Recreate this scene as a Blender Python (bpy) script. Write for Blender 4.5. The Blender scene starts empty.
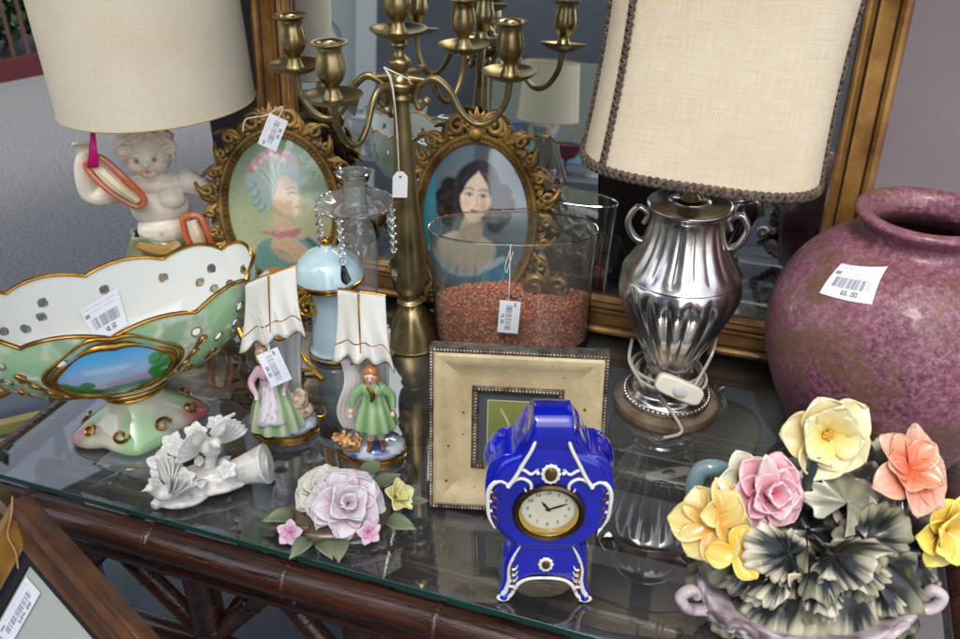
import bpy, math, random
import numpy as np
from mathutils import Matrix, Vector, noise as mnoise
random.seed(7); rng = np.random.default_rng(7)
R = math.radians
scene = bpy.context.scene
COL = scene.collection
# ---------------------------------------------------------------- camera
TZ = 0.75                      # height of the table top above the ground
CAM = np.array([0, 0, TZ + .68]); FPX = 900.0; PITCH = R(30)
cam = bpy.data.objects.new('camera', bpy.data.cameras.new('camera')); COL.objects.link(cam)
cam.location = CAM; cam.rotation_euler = (R(90) - PITCH, 0, 0)
cam.data.sensor_width = 36; cam.data.lens = 36 * FPX / 960
cam.data.clip_start = .02; cam.data.clip_end = 400
cam.data.dof.use_dof = True; cam.data.dof.focus_distance = 1.02; cam.data.dof.aperture_fstop = 9
scene.camera = cam
# ---------------------------------------------------------------- sky, sun, exposure
SUN_EL, SUN_AZ = R(56), R(196)      # azimuth clockwise from +Y
world = bpy.data.worlds.new('World'); scene.world = world; world.use_nodes = True
wn = world.node_tree.nodes; wl = world.node_tree.links
sky = wn.new('ShaderNodeTexSky'); sky.sky_type = 'NISHITA'; sky.sun_disc = False
sky.sun_elevation = SUN_EL; sky.sun_rotation = SUN_AZ; sky.dust_density = 3.0; sky.air_density = 1.0
bg = wn['Background']; bg.inputs['Strength'].default_value = .15
hs = wn.new('ShaderNodeHueSaturation'); hs.inputs['Saturation'].default_value = .45      # hazy, nearly white daylight
wl.new(sky.outputs[0], hs.inputs['Color']); wl.new(hs.outputs[0], bg.inputs[0])
sl = bpy.data.lights.new('sun', 'SUN'); sl.energy = .6; sl.angle = R(14); sl.color = (1, .93, .82)
so = bpy.data.objects.new('sun', sl); COL.objects.link(so)
sd = Vector((math.sin(SUN_AZ) * math.cos(SUN_EL), math.cos(SUN_AZ) * math.cos(SUN_EL), math.sin(SUN_EL)))
so.rotation_euler = sd.to_track_quat('Z', 'Y').to_euler()
scene.view_settings.view_transform = 'Standard'; scene.view_settings.look = 'None'
scene.view_settings.exposure = 1.3; scene.view_settings.gamma = 1
scene.cycles.max_bounces = 14; scene.cycles.transparent_max_bounces = 24
scene.cycles.glossy_bounces = 6; scene.cycles.transmission_bounces = 10
scene.cycles.caustics_reflective = False; scene.cycles.caustics_refractive = False
scene.cycles.sample_clamp_indirect = 6
# ---------------------------------------------------------------- measuring
FW = np.array([0, math.cos(PITCH), -math.sin(PITCH)]); UP = np.array([0, math.sin(PITCH), math.cos(PITCH)])
def ray(px, py): return FW + np.array([1, 0, 0]) * (px - 480) / FPX + UP * (319.5 - py) / FPX
def P(px, py, z=0.0):            # a point of the photograph at height z above the table top
    d = ray(px, py); t = (TZ + z - CAM[2]) / d[2]; return CAM + d * t
def PY(px, py, y):               # ... in the upright plane at distance y
    d = ray(px, py); return CAM + d * (y / d[1])
def Z(b, py): d = ray(480, py); return CAM[2] + d[2] / d[1] * b[1] - b[2]
def S(r, g, b):                  # picture colour -> linear
    f = lambda c: (c / 255 / 12.92) if c / 255 < .04045 else ((c / 255 + .055) / 1.055) ** 2.4
    return (f(r), f(g), f(b))
YAW = R(-19.5)
TU = np.array([math.cos(YAW), math.sin(YAW), 0]); TN = np.array([-math.sin(YAW), math.cos(YAW), 0])
def T(u, v, z=0.0): return TU * u + TN * v + np.array([0, 0, TZ + z])
# ---------------------------------------------------------------- materials
MATS = {}
def mat(name, col=None, rough=.5, metal=0., coat=0., bump=0., bscale=60, var=0., vscale=12, col2=None, trans=0., ior=1.45,
        attr=False, spec=.5, sheen=0., sss=0., emis=None, rvar=0.):
    if name in MATS: return MATS[name]
    m = bpy.data.materials.new(name); m.use_nodes = True; n = m.node_tree.nodes; l = m.node_tree.links
    p = n['Principled BSDF']; p.inputs['Roughness'].default_value = rough; p.inputs['Metallic'].default_value = metal
    p.inputs['Coat Weight'].default_value = coat; p.inputs['Coat Roughness'].default_value = .06
    p.inputs['Transmission Weight'].default_value = trans; p.inputs['IOR'].default_value = ior
    p.inputs['Specular IOR Level'].default_value = spec; p.inputs['Sheen Weight'].default_value = sheen
    if sss: p.inputs['Subsurface Weight'].default_value = sss; p.inputs['Subsurface Scale'].default_value = .004
    tc = n.new('ShaderNodeTexCoord')
    src = None
    if attr:
        a = n.new('ShaderNodeAttribute'); a.attribute_name = 'Col'; src = a.outputs['Color']
    if var or col2:
        t = n.new('ShaderNodeTexNoise'); t.inputs['Scale'].default_value = vscale; t.inputs['Detail'].default_value = 8
        t.inputs['Roughness'].default_value = .65; l.new(tc.outputs['Object'], t.inputs['Vector'])
        r = n.new('ShaderNodeMapRange'); r.inputs[1].default_value = .35; r.inputs[2].default_value = .65
        l.new(t.outputs[0], r.inputs[0])
        mx = n.new('ShaderNodeMix'); mx.data_type = 'RGBA'
        if col2 is None: col2 = tuple(c * (1 - var) for c in (col or (1, 1, 1)))
        mf = n.new('ShaderNodeMath'); mf.operation = 'MULTIPLY'; mf.inputs[1].default_value = 1.0 if not attr else var
        l.new(r.outputs[0], mf.inputs[0]); l.new(mf.outputs[0], mx.inputs['Factor'])
        if src: l.new(src, mx.inputs['A'])
        else: mx.inputs['A'].default_value = (*col, 1)
        mx.inputs['B'].default_value = (*col2, 1); src = mx.outputs['Result']
    if src: l.new(src, p.inputs['Base Color'])
    elif col: p.inputs['Base Color'].default_value = (*col, 1)
    if rvar:
        t2 = n.new('ShaderNodeTexNoise'); t2.inputs['Scale'].default_value = 9; t2.inputs['Detail'].default_value = 6
        l.new(tc.outputs['Object'], t2.inputs['Vector']); r2 = n.new('ShaderNodeMapRange')
        r2.inputs[1].default_value = .3; r2.inputs[2].default_value = .7
        r2.inputs[3].default_value = max(0, rough - rvar); r2.inputs[4].default_value = rough + rvar
        l.new(t2.outputs[0], r2.inputs[0]); l.new(r2.outputs[0], p.inputs['Roughness'])
    if bump:
        t = n.new('ShaderNodeTexNoise'); t.inputs['Scale'].default_value = bscale; t.inputs['Detail'].default_value = 4
        l.new(tc.outputs['Object'], t.inputs['Vector'])
        b = n.new('ShaderNodeBump'); b.inputs['Strength'].default_value = bump; b.inputs['Distance'].default_value = .002
        l.new(t.outputs[0], b.inputs['Height']); l.new(b.outputs[0], p.inputs['Normal'])
    if emis: p.inputs['Emission Color'].default_value = (*emis[0], 1); p.inputs['Emission Strength'].default_value = emis[1]
    MATS[name] = m; return m
def clear(name, tint=(1, 1, 1), gloss=1.0, rough=.01, ior=1.5, edge=None, milk=0.):      # thin clear glass that lets the daylight through
    if name in MATS: return MATS[name]
    m = bpy.data.materials.new(name); m.use_nodes = True; n = m.node_tree.nodes; l = m.node_tree.links
    n.remove(n['Principled BSDF']); o = n['Material Output']
    t = n.new('ShaderNodeBsdfTransparent'); t.inputs[0].default_value = (*tint, 1)
    g = n.new('ShaderNodeBsdfGlossy'); g.inputs['Roughness'].default_value = rough
    if edge:       # glass seen edge on is darker: the light passes through more of it
        lw = n.new('ShaderNodeLayerWeight'); lw.inputs[0].default_value = .3; pw_ = n.new('ShaderNodeMath'); pw_.operation = 'POWER'; pw_.inputs[1].default_value = 2.2
        em = n.new('ShaderNodeMix'); em.data_type = 'RGBA'; em.inputs['A'].default_value = (*tint, 1); em.inputs['B'].default_value = (*edge, 1)
        l.new(lw.outputs['Facing'], pw_.inputs[0]); l.new(pw_.outputs[0], em.inputs['Factor']); l.new(em.outputs['Result'], t.inputs[0])
    f = n.new('ShaderNodeFresnel'); f.inputs[0].default_value = ior
    k = n.new('ShaderNodeMath'); k.operation = 'MULTIPLY'; k.inputs[1].default_value = gloss; k.use_clamp = True
    gi = n.new('ShaderNodeNewGeometry'); iv = n.new('ShaderNodeMath'); iv.operation = 'SUBTRACT'; iv.inputs[0].default_value = 1; l.new(gi.outputs['Backfacing'], iv.inputs[1])
    k2 = n.new('ShaderNodeMath'); k2.operation = 'MULTIPLY'; l.new(k.outputs[0], k2.inputs[0]); l.new(iv.outputs[0], k2.inputs[1])
    mx = n.new('ShaderNodeMixShader'); l.new(f.outputs[0], k.inputs[0]); l.new(k2.outputs[0], mx.inputs[0])
    l.new(t.outputs[0], mx.inputs[1]); l.new(g.outputs[0], mx.inputs[2]); l.new(mx.outputs[0], o.inputs[0])
    if milk:
        df = n.new('ShaderNodeBsdfDiffuse'); df.inputs[0].default_value = (.75, .75, .72, 1); m2 = n.new('ShaderNodeMixShader'); m2.inputs[0].default_value = milk
        l.new(mx.outputs[0], m2.inputs[1]); l.new(df.outputs[0], m2.inputs[2]); l.new(m2.outputs[0], o.inputs[0])
    MATS[name] = m; return m
def weave(name, c1, c2, sc=900, rough=.85, transl=.25):                # linen lampshade cloth
    m = bpy.data.materials.new(name); m.use_nodes = True; n = m.node_tree.nodes; l = m.node_tree.links
    p = n['Principled BSDF']; p.inputs['Roughness'].default_value = rough; p.inputs['Specular IOR Level'].default_value = .2
    tc = n.new('ShaderNodeTexCoord'); sp = n.new('ShaderNodeSeparateXYZ'); l.new(tc.outputs['UV'], sp.inputs[0])
    outs = []
    for ax, s in ((0, 1.0), (1, 1.0)):
        cmb = n.new('ShaderNodeCombineXYZ'); mm = n.new('ShaderNodeMath'); mm.operation = 'MULTIPLY'; mm.inputs[1].default_value = sc
        l.new(sp.outputs[ax], mm.inputs[0]); l.new(mm.outputs[0], cmb.inputs[0])
        m2 = n.new('ShaderNodeMath'); m2.operation = 'MULTIPLY'; m2.inputs[1].default_value = sc * .05
        l.new(sp.outputs[1 - ax], m2.inputs[0]); l.new(m2.outputs[0], cmb.inputs[1])
        t = n.new('ShaderNodeTexNoise'); t.inputs['Scale'].default_value = 1; t.inputs['Detail'].default_value = 2
        l.new(cmb.outputs[0], t.inputs['Vector']); outs.append(t.outputs[0])
    ad = n.new('ShaderNodeMath'); ad.operation = 'ADD'; l.new(outs[0], ad.inputs[0]); l.new(outs[1], ad.inputs[1])
    r = n.new('ShaderNodeMapRange'); r.inputs[1].default_value = .75; r.inputs[2].default_value = 1.25; l.new(ad.outputs[0], r.inputs[0])
    mx = n.new('ShaderNodeMix'); mx.data_type = 'RGBA'; mx.inputs['A'].default_value = (*c1, 1); mx.inputs['B'].default_value = (*c2, 1)
    l.new(r.outputs[0], mx.inputs['Factor'])
    st = n.new('ShaderNodeTexNoise'); st.inputs['Scale'].default_value = 9; st.inputs['Detail'].default_value = 5; l.new(tc.outputs['Object'], st.inputs['Vector'])      # age stains
    sr = n.new('ShaderNodeMapRange'); sr.inputs[1].default_value = .45; sr.inputs[2].default_value = .75; sr.inputs[4].default_value = .5; l.new(st.outputs[0], sr.inputs[0])
    mx2 = n.new('ShaderNodeMix'); mx2.data_type = 'RGBA'; mx2.inputs['B'].default_value = (c2[0] * .88, c2[1] * .80, c2[2] * .66, 1); l.new(mx.outputs['Result'], mx2.inputs['A']); l.new(sr.outputs[0], mx2.inputs['Factor']); mx = mx2
    l.new(mx.outputs['Result'], p.inputs['Base Color'])
    b = n.new('ShaderNodeBump'); b.inputs['Strength'].default_value = .35; b.inputs['Distance'].default_value = .0008
    l.new(ad.outputs[0], b.inputs['Height']); l.new(b.outputs[0], p.inputs['Normal'])
    tr = n.new('ShaderNodeBsdfTranslucent'); l.new(mx.outputs['Result'], tr.inputs[0])
    ms = n.new('ShaderNodeMixShader'); ms.inputs[0].default_value = transl
    l.new(p.outputs[0], ms.inputs[1]); l.new(tr.outputs[0], ms.inputs[2]); l.new(ms.outputs[0], n['Material Output'].inputs[0])
    MATS[name] = m; return m
# ---------------------------------------------------------------- mesh building
def rotm(ax, a): return np.array(Matrix.Rotation(a, 3, ax))
class B:
    def __init__(s): s.v = []; s.f = []; s.c = []; s.n = 0; s.uv = None
    def add(s, V, F, c=(1, 1, 1)):
        V = np.asarray(V, float).reshape(-1, 3); k = s.n; s.v.append(V); s.f += [tuple(i + k for i in f) for f in F]
        c = np.asarray(c, float); s.c.append(np.tile(c, (len(V), 1)) if c.ndim == 1 else c.reshape(-1, 3)); s.n += len(V); return s
    def grid(s, A, c=(1, 1, 1), cu=False, cv=False, skip=None, capu=False):
        A = np.asarray(A, float); n, m = A.shape[:2]; F = []
        for i in range(n if cu else n - 1):
            i2 = (i + 1) % n
            for j in range(m if cv else m - 1):
                if skip is not None and skip[i, j]: continue
                j2 = (j + 1) % m; F.append((i * m + j, i2 * m + j, i2 * m + j2, i * m + j2))
        if capu: F.append(tuple(range(m))[::-1]); F.append(tuple((n - 1) * m + j for j in range(m)))
        return s.add(A, F, c)
    def lathe(s, prof, seg=48, fr=None, c=(1, 1, 1), loc=(0, 0, 0), cap=True, cf=None, ell=1.0, M=None, sub=0):
        prof = np.array(prof, float)
        if sub: prof = smooth(prof, sub)
        th = np.linspace(0, 2 * math.pi, seg, endpoint=False)
        r = prof[:, 0][:, None] * np.ones(seg); z = prof[:, 1][:, None] * np.ones(seg); t = np.ones(len(prof))[:, None] * th
        if fr is not None: r = r * fr(t, z)
        A = np.stack([r * np.cos(t), r * np.sin(t) * ell, z], -1)
        C = c if cf is None else cf(t, z).reshape(-1, 3)
        if M is not None: A = A @ np.asarray(M).T
        A = A + np.array(loc); return s.grid(A, C, cv=True, capu=cap)
    def tube(s, pts, rad, seg=10, c=(1, 1, 1), cap=True, sub=0, flat=1.0, closed=False):
        pts = np.array(pts, float); rad = np.ones(len(pts)) * np.array(rad, float)
        if sub:
            q = smooth(np.c_[pts, rad], sub, closed); pts, rad = q[:, :3], np.abs(q[:, 3])
        n = len(pts)
        tg = np.gradient(pts, axis=0) if not closed else np.roll(pts, -1, 0) - np.roll(pts, 1, 0)
        tg /= np.linalg.norm(tg, axis=1)[:, None] + 1e-12
        a = np.array([0, 0, 1.]) if abs(tg[0][2]) < .8 else np.array([1., 0, 0])
        N = np.cross(tg[0], a); N /= np.linalg.norm(N); A = []
        for i in range(n):
            N = N - tg[i] * np.dot(N, tg[i]); N /= np.linalg.norm(N) + 1e-12; Bn = np.cross(tg[i], N)
            th = np.linspace(0, 2 * math.pi, seg, endpoint=False)
            A.append(pts[i] + rad[i] * (np.cos(th)[:, None] * N + flat * np.sin(th)[:, None] * Bn))
        if isinstance(c, np.ndarray) and c.ndim == 2: c = np.repeat(c, seg, 0)
        return s.grid(np.array(A), c, cu=closed, cv=True, capu=cap and not closed)
    def ell(s, ctr, r, M=None, seg=16, rings=10, c=(1, 1, 1), bumpf=None):
        ph = np.linspace(0, math.pi, rings + 1)[1:-1]; th = np.linspace(0, 2 * math.pi, seg, endpoint=False)
        D = np.stack([np.sin(ph)[:, None] * np.cos(th), np.sin(ph)[:, None] * np.sin(th), np.cos(ph)[:, None] * np.ones(seg)], -1).reshape(-1, 3)
        D = np.vstack([D, [[0, 0, 1], [0, 0, -1]]]); k = len(D)
        F = []
        for i in range(rings - 2):
            for j in range(seg): j2 = (j + 1) % seg; F.append((i * seg + j, (i + 1) * seg + j, (i + 1) * seg + j2, i * seg + j2))
        for j in range(seg):
            j2 = (j + 1) % seg; F.append((k - 2, j, j2)); F.append((k - 1, (rings - 2) * seg + j2, (rings - 2) * seg + j))
        r = np.ones(3) * np.array(r)
        if bumpf is not None: D = D * bumpf(D)[:, None]
        V = D * r
        if M is not None: V = V @ np.asarray(M).T
        return s.add(V + np.array(ctr), F, c)
    def limb(s, pts, rad, seg=12, c=(1, 1, 1), sub=4):
        s.tube(pts, rad, seg, c, sub=sub)
        s.ell(pts[0], rad[0] * 1.0, c=c, seg=12, rings=8); s.ell(pts[-1], rad[-1] * 1.0, c=c, seg=12, rings=8); return s
    def box(s, lo, hi, c=(1, 1, 1), M=None, loc=(0, 0, 0)):
        x0, y0, z0 = lo; x1, y1, z1 = hi
        V = np.array([(x, y, z) for x in (x0, x1) for y in (y0, y1) for z in (z0, z1)], float)
        if M is not None: V = V @ np.asarray(M).T
        return s.add(V + np.array(loc), [(0, 1, 3, 2), (4, 6, 7, 5), (0, 4, 5, 1), (2, 3, 7, 6), (0, 2, 6, 4), (1, 5, 7, 3)], c)
    def frame(s, w, h, prof, z0=0.0, c=(1, 1, 1), open_=False):
        # rectangular moulding in the XZ plane; prof = (inset, height towards -Y); centred in x, from z0 up
        A = []
        for i, y in prof:
            A.append([(-w / 2 + i, -y, z0 + i), (w / 2 - i, -y, z0 + i), (w / 2 - i, -y, z0 + h - i), (-w / 2 + i, -y, z0 + h - i)])
        return s.grid(np.array(A), c, cv=True)
    def prism(s, pts, y0, y1, c=(1, 1, 1)):     # outline in XZ, extruded along y
        n = len(pts); V = [(x, y0, z) for x, z in pts] + [(x, y1, z) for x, z in pts]
        F = [tuple(range(n)), tuple(range(2 * n - 1, n - 1, -1))] + [(i, i + n, (i + 1) % n + n, (i + 1) % n) for i in range(n)]
        return s.add(V, F, c)
def smooth(p, sub, closed=False):               # Catmull-Rom
    p = np.asarray(p, float); n = len(p)
    q = np.vstack([p[-1], p, p[:2]]) if closed else np.vstack([2 * p[0] - p[1], p, 2 * p[-1] - p[-2]])
    out = []
    for i in range(1, n + (1 if closed else 0)):
        a, b, c, d = q[i - 1], q[i], q[i + 1], q[i + 2]
        for k in range(sub):
            t = k / sub; out.append(.5 * ((2 * b) + (-a + c) * t + (2 * a - 5 * b + 4 * c - d) * t * t + (-a + 3 * b - 3 * c + d) * t ** 3))
    if not closed: out.append(p[-1])
    return np.array(out)
def booldiff(o, cut):
    c = obj('cut', cut, None); md = o.modifiers.new('b', 'BOOLEAN'); md.operation = 'DIFFERENCE'; md.object = c; md.solver = 'EXACT'
    bpy.context.view_layer.update(); dg = bpy.context.evaluated_depsgraph_get(); me = bpy.data.meshes.new_from_object(o.evaluated_get(dg)); o.modifiers.clear(); o.data = me; bpy.data.objects.remove(c)
def obj(name, b, m, parent=None, sharp=40, loc=None, solid=0., bevel=0., label=None, uv=None, off=0.):
    me = bpy.data.meshes.new(name); V = np.vstack(b.v) if b.v else np.zeros((0, 3))
    me.from_pydata(V.tolist(), [], b.f); me.validate()
    C = np.vstack(b.c); ca = me.color_attributes.new('Col', 'FLOAT_COLOR', 'POINT')
    if len(ca.data) == len(C): ca.data.foreach_set('color', np.c_[np.clip(C, 0, 1), np.ones(len(C))].ravel())
    if uv is not None:
        ul = me.uv_layers.new(name='UV'); li = np.zeros(len(me.loops), int); me.loops.foreach_get('vertex_index', li)
        ul.data.foreach_set('uv', uv[li].ravel())
    me.polygons.foreach_set('use_smooth', [True] * len(me.polygons))
    me.set_sharp_from_angle(angle=R(sharp)); me.update()
    if m: me.materials.append(m)
    o = bpy.data.objects.new(name, me); COL.objects.link(o)
    if parent: o.parent = parent
    if loc is not None: o.location = loc
    if solid: md = o.modifiers.new('s', 'SOLIDIFY'); md.thickness = solid; md.offset = off
    if bevel: md = o.modifiers.new('b', 'BEVEL'); md.width = bevel; md.segments = 3; md.limit_method = 'ANGLE'
    if label: o['label'] = label
    return o
def clay(b, voxel=.002, it=6, cf=None, fac=.5):  # melts overlapping shapes into one continuous skin; cf colours it by position
    me = bpy.data.meshes.new('t'); me.from_pydata(np.vstack(b.v).tolist(), [], b.f); o = bpy.data.objects.new('t', me); COL.objects.link(o)
    md = o.modifiers.new('r', 'REMESH'); md.mode = 'VOXEL'; md.voxel_size = voxel; md.use_smooth_shade = True
    if it: sm = o.modifiers.new('s', 'SMOOTH'); sm.factor = fac; sm.iterations = it
    dg = bpy.context.evaluated_depsgraph_get(); dg.update(); ev = o.evaluated_get(dg); m2 = ev.to_mesh()
    V = np.zeros(len(m2.vertices) * 3); m2.vertices.foreach_get('co', V); V = V.reshape(-1, 3)
    F = [tuple(p.vertices) for p in m2.polygons]; ev.to_mesh_clear()
    bpy.data.objects.remove(o); bpy.data.meshes.remove(me)
    r = B(); r.add(V, F, (1, 1, 1) if cf is None else cf(V)); return r
def thing(name, label, cat, loc=(0, 0, 0), yaw=0., lean=0., group=None, roll=0.):
    o = bpy.data.objects.new(name, None); COL.objects.link(o); o.empty_display_size = .05
    o.matrix_world = Matrix.Translation(Vector(loc)) @ Matrix.Rotation(yaw, 4, 'Z') @ Matrix.Rotation(-lean, 4, 'X') @ Matrix.Rotation(roll, 4, 'Y')
    o['label'] = label; o['category'] = cat
    if group: o['group'] = group
    return o
def tag(o, label, cat, group=None):
    o['label'] = label; o['category'] = cat
    if group: o['group'] = group
    return o
def struct(name, b, m, kind='structure', **k): o = obj(name, b, m, **k); o['kind'] = kind; return o
def fbm(V, s, seed=0.): return np.array([mnoise.fractal(Vector((x * s + seed, y * s, z * s)), 1.0, 2.0, 4) for x, y, z in V])
def lerp(a, b, t): a = np.asarray(a, float); b = np.asarray(b, float); t = np.asarray(t)[..., None]; return a * (1 - t) + b * t
# ---------------------------------------------------------------- painting on real painted things (portraits, landscape, price labels)
class Canvas:
    def __init__(s, w, h, asp, bgc): s.w, s.h = w, h; s.x, s.y = np.meshgrid(np.linspace(-1, 1, w), np.linspace(-asp, asp, h)); s.a = np.ones((h, w, 3)) * np.array(bgc); s.asp = asp
    def blur(s, m, k):
        for _ in range(k):
            m = (m + np.roll(m, 1, 0) + np.roll(m, -1, 0)) / 3; m = (m + np.roll(m, 1, 1) + np.roll(m, -1, 1)) / 3
        return m
    def put(s, m, col, k=1, al=1.): m = s.blur(m.astype(float), k) * al; s.a = s.a * (1 - m[..., None]) + np.array(col) * m[..., None]
    def poly(s, pts, col, k=1, al=1., sm=4):
        p = smooth(pts, sm, True) if sm else np.array(pts, float); m = np.zeros_like(s.x, bool); n = len(p)
        for i in range(n):
            x1, y1 = p[i]; x2, y2 = p[(i + 1) % n]
            if y1 == y2: continue
            m ^= ((s.y > min(y1, y2)) & (s.y <= max(y1, y2)) & (s.x < (s.y - y1) * (x2 - x1) / (y2 - y1) + x1))
        s.put(m, col, k, al)
    def ell(s, cx, cy, rx, ry, col, k=1, al=1., rot=0.):
        dx, dy = s.x - cx, s.y - cy; c, n = math.cos(rot), math.sin(rot)
        s.put(((dx * c + dy * n) / rx) ** 2 + ((-dx * n + dy * c) / ry) ** 2 < 1, col, k, al)
    def line(s, pts, w, col, k=1, al=1., sm=6):
        p = smooth(pts, sm) if sm and len(pts) > 2 else np.array(pts, float); d = np.ones_like(s.x) * 9
        for (x1, y1), (x2, y2) in zip(p[:-1], p[1:]):
            L = (x2 - x1) ** 2 + (y2 - y1) ** 2 + 1e-12; t = np.clip(((s.x - x1) * (x2 - x1) + (s.y - y1) * (y2 - y1)) / L, 0, 1)
            d = np.minimum(d, np.hypot(s.x - x1 - t * (x2 - x1), s.y - y1 - t * (y2 - y1)))
        s.put(d < w, col, k, al)
    def finish(s, seed=1., k=2, amt=.10):      # soften like a small hand painted miniature, with brush grain
        for i in range(3): s.a[..., i] = s.blur(s.a[..., i], k)
        n = np.array([[mnoise.fractal(Vector((x * 14 + seed, y * 26, 0)), 1., 2., 3) for x in np.linspace(-1, 1, s.w // 2)] for y in np.linspace(-s.asp, s.asp, s.h // 2)])
        n = s.blur(np.kron(n, np.ones((2, 2)))[:s.h, :s.w], 1); s.a *= (1 + amt * n)[..., None]
    def mesh(s, f, inside=None):       # f(x, y) -> xyz ; y runs up
        A = f(s.x, s.y); sk = None
        if inside is not None: q = inside(s.x, s.y); sk = ~(q[:-1, :-1] & q[1:, 1:] & q[1:, :-1] & q[:-1, 1:])
        b = B(); b.grid(A, s.a.reshape(-1, 3), skip=sk); return b
FONT = {'0': '757', '1': '262'}
DIG = {'3': ('111', '001', '111', '001', '111'), '6': ('111', '100', '111', '101', '111'), '0': ('111', '101', '101', '101', '111'), '1': ('010', '110', '010', '010', '111'), '2': ('111', '001', '111', '100', '111'),
       '4': ('101', '101', '111', '001', '001'), '5': ('111', '100', '111', '001', '111'), '7': ('111', '001', '010', '010', '010'),
       '8': ('111', '101', '111', '101', '111'), '9': ('111', '101', '111', '001', '111'), '.': ('000', '000', '000', '000', '010')}
def price_label(price, seed):          # white price label: two faint text lines, a barcode, the price
    c = Canvas(110, 64, .58, (.78, .80, .86)); r = random.Random(seed); ink = (.10, .11, .16)
    for k, yy in enumerate((.46, .33)):
        x = -.85 + .15 * k
        while x < .75:
            w = r.uniform(.03, .12); c.put((c.x > x) & (c.x < x + w) & (abs(c.y - yy) < .025), (.3, .34, .45), 0, .55); x += w + .04
    c.put((c.x > -.9) & (c.x < -.66) & (abs(c.y - .28) < .05), ink, 0, .8)
    x = -.74
    while x < .74:
        w = r.choice((.014, .02, .035, .05)); c.put((c.x > x) & (c.x < x + w) & (c.y > -.2) & (c.y < .14), ink, 0, .9); x += w + r.choice((.018, .03, .045))
    x0 = -.22
    for ch in price:
        for j, row in enumerate(DIG[ch]):
            for i, b_ in enumerate(row):
                if b_ == '1': c.put((c.x >= x0 + i * .036) & (c.x < x0 + (i + 1) * .036) & (c.y <= -.27 - j * .036) & (c.y > -.27 - (j + 1) * .036), ink, 0)
        x0 += .13
    return c
M_PAPER = mat('label paper', rough=.55, attr=True)
M_THREAD = mat('white thread', S(225, 222, 212), .8)
def flat_label(name, parent, w, h, M4, price, seed, bend=0.):
    c = price_label(price, seed)
    def f(x, y): 
        A = np.stack([x * w / 2, -.0008 + bend * x * x, y / .58 * h / 2], -1)
        M = np.array(M4); return A @ M[:3, :3].T + M[:3, 3]
    return obj(name, c.mesh(f), M_PAPER, parent, solid=.0006, off=-1)
def LM(loc, yaw=0., lean=0., roll=0.): return Matrix.Translation(Vector(loc)) @ Matrix.Rotation(yaw, 4, 'Z') @ Matrix.Rotation(-lean, 4, 'X') @ Matrix.Rotation(roll, 4, 'Y')
def spiral(cx, cz, r0, turns, a0, hand=1, n=26, shrink=.12, y=0., ybulge=.0):
    t = np.linspace(0, 1, n); r = r0 * (1 - t * (1 - shrink)); a = a0 + hand * turns * 2 * math.pi * t
    return np.stack([cx + r * np.cos(a), y - ybulge * np.sin(t * math.pi / 2), cz + r * np.sin(a)], -1)
def leafblade(b, base, d, up, L, W, cup=.3, curl=.3, ruf=0., nu=10, nv=7, c0=(1, 1, 1), c1=(1, 1, 1), pw=.7, tip=.0, rnd=.36, cfn=None, seed=0):
    # one petal or leaf: base point, direction, the side it faces
    d = np.array(d, float); d /= np.linalg.norm(d); up = np.array(up, float); up -= d * up.dot(d); up /= np.linalg.norm(up); sd_ = np.cross(d, up)
    u = (1 - (1 - np.linspace(0, 1, nu)) ** 1.9)[:, None] if rnd < .8 else np.linspace(0, 1, nu)[:, None]; v = np.linspace(-1, 1, nv)[None, :]
    w = np.abs(np.sin(math.pi * np.clip(u ** pw, 0, 1))) ** rnd * .88 + .12 * (1 - u)
    ph = seed * 1.7
    h = cup * W * (v ** 2) * w + curl * L * u ** 2 + ruf * W * np.sin(v * 5 + ph) * u ** 2 + ruf * .6 * W * np.sin(u * 7 + ph) * abs(v)
    uu = u * (1 - .10 * (v ** 2) * u) + 0 * v
    A = np.array(base) + d * (L * uu)[..., None] + sd_ * (W * w * v)[..., None] + up * h[..., None]
    C = lerp(c0, c1, np.clip(u + 0 * v, 0, 1)) if cfn is None else cfn(u + 0 * v, v + 0 * u)
    return b.grid(A, C.reshape(-1, 3))
# ================================================================ SETTING
M_ASPH = mat('asphalt', S(136, 136, 137), .9, bump=.8, bscale=200, col2=S(78, 79, 82), vscale=95, spec=.3)
g = B(); g.add([(-90, -90, 0), (90, -90, 0), (90, 90, 0), (-90, 90, 0)], [(0, 1, 2, 3)]); struct('road', g, M_ASPH)
M_TILE = mat('shop floor', S(84, 88, 96), .45, var=.3, vscale=6, rvar=.1)
fl = B(); fl.box((-1.35, -.9, -.1), (2.6, 2.2, .004), M=rotm('Z', YAW)); struct('floor', fl, M_TILE, loc=None)
# shop wall behind the mirror, its dark door post
M_WALL = mat('mauve wall paint', S(132, 122, 126), .8, var=.12, vscale=3, bump=.15, bscale=120)
def vslab(p, q, z0, z1, t):       # upright slab between two ground points
    p, q = np.array(p[:2]), np.array(q[:2]); d = (q - p) / np.linalg.norm(q - p); n = np.array([-d[1], d[0]]) * t; b = B()
    c = [p, q, q + n, p + n]; V = [(x, y, z) for z in (z0, z1) for x, y in c]
    return b.add(V, [(3, 2, 1, 0), (4, 5, 6, 7), (0, 1, 5, 4), (1, 2, 6, 5), (2, 3, 7, 6), (3, 0, 4, 7)])
WV = 1.42
jr = ray(214, 130); jt = WV / (jr[:2] @ TN[:2]); J = jr[:2] * jt; ju = float(J @ TU[:2])
o = struct('wall', vslab(T(ju + .13, WV), T(3.2, WV), 0.005, 2.398, .12), M_WALL)
tag(o, 'mauve grey painted shop wall behind the leaning gilt mirror', 'wall'); del o['kind']
M_JAMB = mat('dark door post', S(38, 34, 40), .45, var=.3)
o = obj('door_post', vslab(T(ju, WV - .012), T(ju + .127, WV - .012), 0.005, 2.397, .144), M_JAMB, bevel=.004)
tag(o, 'dark painted door post at the left end of the shop wall, beside the cream lamp', 'door post')
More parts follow.
